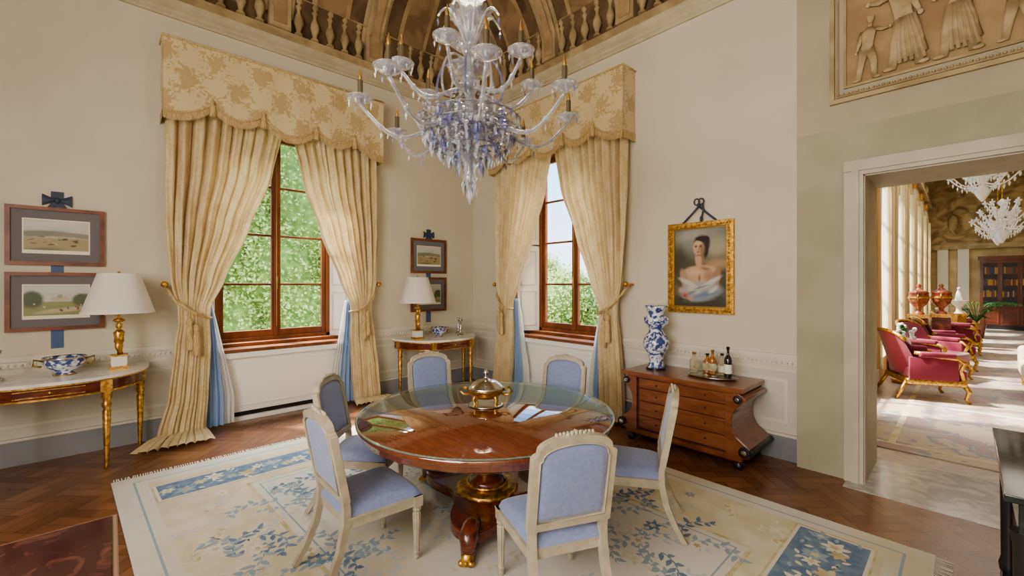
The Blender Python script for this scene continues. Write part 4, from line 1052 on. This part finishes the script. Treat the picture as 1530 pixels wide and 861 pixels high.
b.lathe([(.02, -.55), (.08, -.45), (.14, -.32), (.05, -.2), (.10, -.05), (.04, .1), (.08, .25), (.03, .4), (.10, .5), (.02, .6)], (0, 0, 0), M_crystal, 16, flute=.15)
for k in range(30):
    t = k*2.399; R = (.55, .42, .3)[k % 3]; z0 = (-.1, .12, .35)[k % 3]; pts = []
    for i in range(8):
        u = i/7; pts.append((R*u*math.cos(t), R*u*math.sin(t), z0-.18*math.sin(pi*u)+.15*u))
    b.tube(pts, .013, M_crystal, 6)
    x, y, z = pts[-1]; b.lathe([(.01, -.02), (.05, 0), (.06, .03)], (x, y, z), M_crystal, 8); b.lathe([(.012, .0), (.012, .09)], (x, y, z), M_crystal, 6)
    for j in range(6):
        u = .3+.7*j/5; b.octa((R*u*math.cos(t+.1), R*u*math.sin(t+.1), z0-.18*math.sin(pi*u)+.15*u-.06), .018, .11, M_crystal)
b.tube([(0, 0, .5), (0, 0, 4.0)], .015, M_gold, 6)
me = b.mesh('crystal_chandelier')
inst(me, 'crystal_chandelier', (6.47, 5.4, 3.50), 0, .74); inst(me, 'crystal_chandelier', (6.80, 8.6, 3.05), 1, .8); inst(me, 'crystal_chandelier', (6.9, 13.5, 3.3), 0, .8)

# ------------------------------------------------------------------ outside
def tree(name, c, R, n, ls=.22):
    b = MB(); rnd = random.Random(int(abs(c[0]*31+c[1]*17)))
    vs = []; fs = []
    lobes = [(Vector((rnd.uniform(-.6, .6)*R[0], rnd.uniform(-.65, .65)*R[1], rnd.uniform(-.7, .7)*R[2])), rnd.uniform(.22, .42)) for _ in range(34)]
    for i in range(n):
        l, k = rnd.choice(lobes)
        d = Vector((rnd.gauss(0, 1), rnd.gauss(0, 1), rnd.gauss(0, 1))).normalized()
        p = l+Vector((d.x*R[0]*k, d.y*R[1]*k, d.z*R[2]*k))*rnd.uniform(.82, 1.16)
        e = (d*.9+Vector((rnd.gauss(0, 1), rnd.gauss(0, 1), rnd.gauss(0, 1)))*.7+Vector((0, 0, .4))).normalized()
        a = Vector((rnd.gauss(0, 1), rnd.gauss(0, 1), rnd.gauss(0, 1))).normalized()
        u = a.cross(e)
        if u.length < .1: continue
        u.normalize(); v = e.cross(u); s = ls*rnd.uniform(.6, 1.2); k0 = len(vs)
        vs += [p-u*s*.5, p+v*s*.28, p+u*s*.5, p-v*s*.28]; fs.append((k0, k0+1, k0+2, k0+3))
    b.add(vs, fs, M_leaf)
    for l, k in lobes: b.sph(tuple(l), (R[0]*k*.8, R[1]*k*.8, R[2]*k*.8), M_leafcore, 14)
    b.tube([(0, 0, -c[2]-5), (0, 0, 0)], [.35, .2], M_bark, 10)
    b.obj(name, c)
tree('tree', (-9.0, -1.2, 3.6), (2.6, 4.0, 5.6), 90000, .135)
tree('tree', (-9.5, -7.0, 2.6), (3, 3.5, 5), 12000, .26); tree('tree', (-11.5, 4.5, 2.5), (3, 4.2, 5.5), 16000, .26)
tree('tree', (-4.6, 8.6, .1), (3.3, 3.0, 2.9), 52000, .125); tree('tree', (.5, 12.5, .2), (3.3, 3.0, 3.2), 8000, .25)
b = MB(); b.box(-40, 4.6, -40, 40, -5.2, -5, mat('lawn', (.12, .2, .05), .9)); b.obj('ground_outside')

# ------------------------------------------------------------------ world, lights
w = bpy.data.worlds.new('World'); sc.world = w; w.use_nodes = True
nt = w.node_tree; bg = nt.nodes['Background']
tc = nt.nodes.new('ShaderNodeTexCoord'); sx = nt.nodes.new('ShaderNodeSeparateXYZ'); nt.links.new(tc.outputs['Generated'], sx.inputs[0])
r = nt.nodes.new('ShaderNodeValToRGB'); r.color_ramp.elements[0].position = 0; r.color_ramp.elements[0].color = (.74, .88, 1, 1); r.color_ramp.elements[1].position = .45; r.color_ramp.elements[1].color = (.30, .56, 1, 1)
nt.links.new(sx.outputs[2], r.inputs[0]); nt.links.new(r.outputs[0], bg.inputs[0]); bg.inputs[1].default_value = 2.4

def light(kind, name, loc, tgt, energy, size=None, col=(1, 1, 1)):
    l = bpy.data.lights.new(name, kind); l.energy = energy; l.color = col
    o = bpy.data.objects.new(name, l); sc.collection.objects.link(o); o.location = loc
    o.rotation_euler = (Vector(tgt)-Vector(loc)).to_track_quat('-Z', 'Y').to_euler()
    if kind == 'AREA': l.shape = 'RECTANGLE'; l.size, l.size_y = size
    return o
s_ = light('SUN', 'sun', (-10, 3, 12), (0, 0, 0), 12, col=(1, .95, .85)); s_.rotation_euler = Vector((.50, .24, -.83)).to_track_quat('-Z', 'Y').to_euler(); s_.data.angle = .05
light('AREA', 'fill_rear', (5.2, RY+.1, 2.4), (4.7, 0, 1.6), 250, (3.0, 3.0), (1, .96, .90))  # added fill lamp before the solid rear wall; no window there
light('AREA', 'fill_side', (RX-.06, -5.8, 2.6), (3.0, -2.0, .6), 40, (2.6, 2.6), (1, .97, .92))  # weaker added fill at the right wall, which has no window either
light('AREA', 'sky_fill_left', (-2.6, -3.2, 6.4), (.6, -3.1, 1.6), 1100, (4.0, 2.4), (1, .98, .94))  # added lamp outside, above the view, boosts daylight through the left window
light('AREA', 'sky_fill_back', (2.1, 2.6, 6.4), (2.2, -.8, 1.6), 1100, (4.0, 2.4), (1, .98, .94))  # extra lamp out of view strengthens the daylight entering at the back window
p = light('POINT', 'ceiling_fill', (3.748, -2.959, 4.2), (0, 0, 0), 35, col=(1, .88, .7)); p.data.shadow_soft_size = .3  # added warm fill to brighten the ceiling; the candle bulbs are unlit
light('AREA', 'gallery_fill', (7.2, 9, 6.3), (7.2, 9, 0), 260, (3.5, 16), (1, .92, .80))  # added overhead fill to light the gallery; no fixture modelled for it
for i, W in enumerate((W1, W2)):
    c = W(0, -.50, 2.1); t = W(0, 1, 2.1)
    o = light('AREA', 'window_portal_%d' % (i+1), c, t, 1, (1.6, 3.0)); o.data.cycles.is_portal = True
try:
    sc.view_settings.look = 'AgX - Medium High Contrast'
    sc.view_settings.exposure = .38
except Exception as e:
    print(e)

# ------------------------------------------------------------------ camera
cam = bpy.data.cameras.new('camera'); co = bpy.data.objects.new('camera', cam); sc.collection.objects.link(co)
co.location = (6.297, -4.919, 1.75); co.rotation_euler = (pi/2, 0, math.atan2(.6845, -.7291)-pi/2)
cam.sensor_width = 36; cam.lens = 638/1530*36; cam.shift_y = -5.5/1530; cam.clip_start = .05; cam.clip_end = 200
sc.camera = co
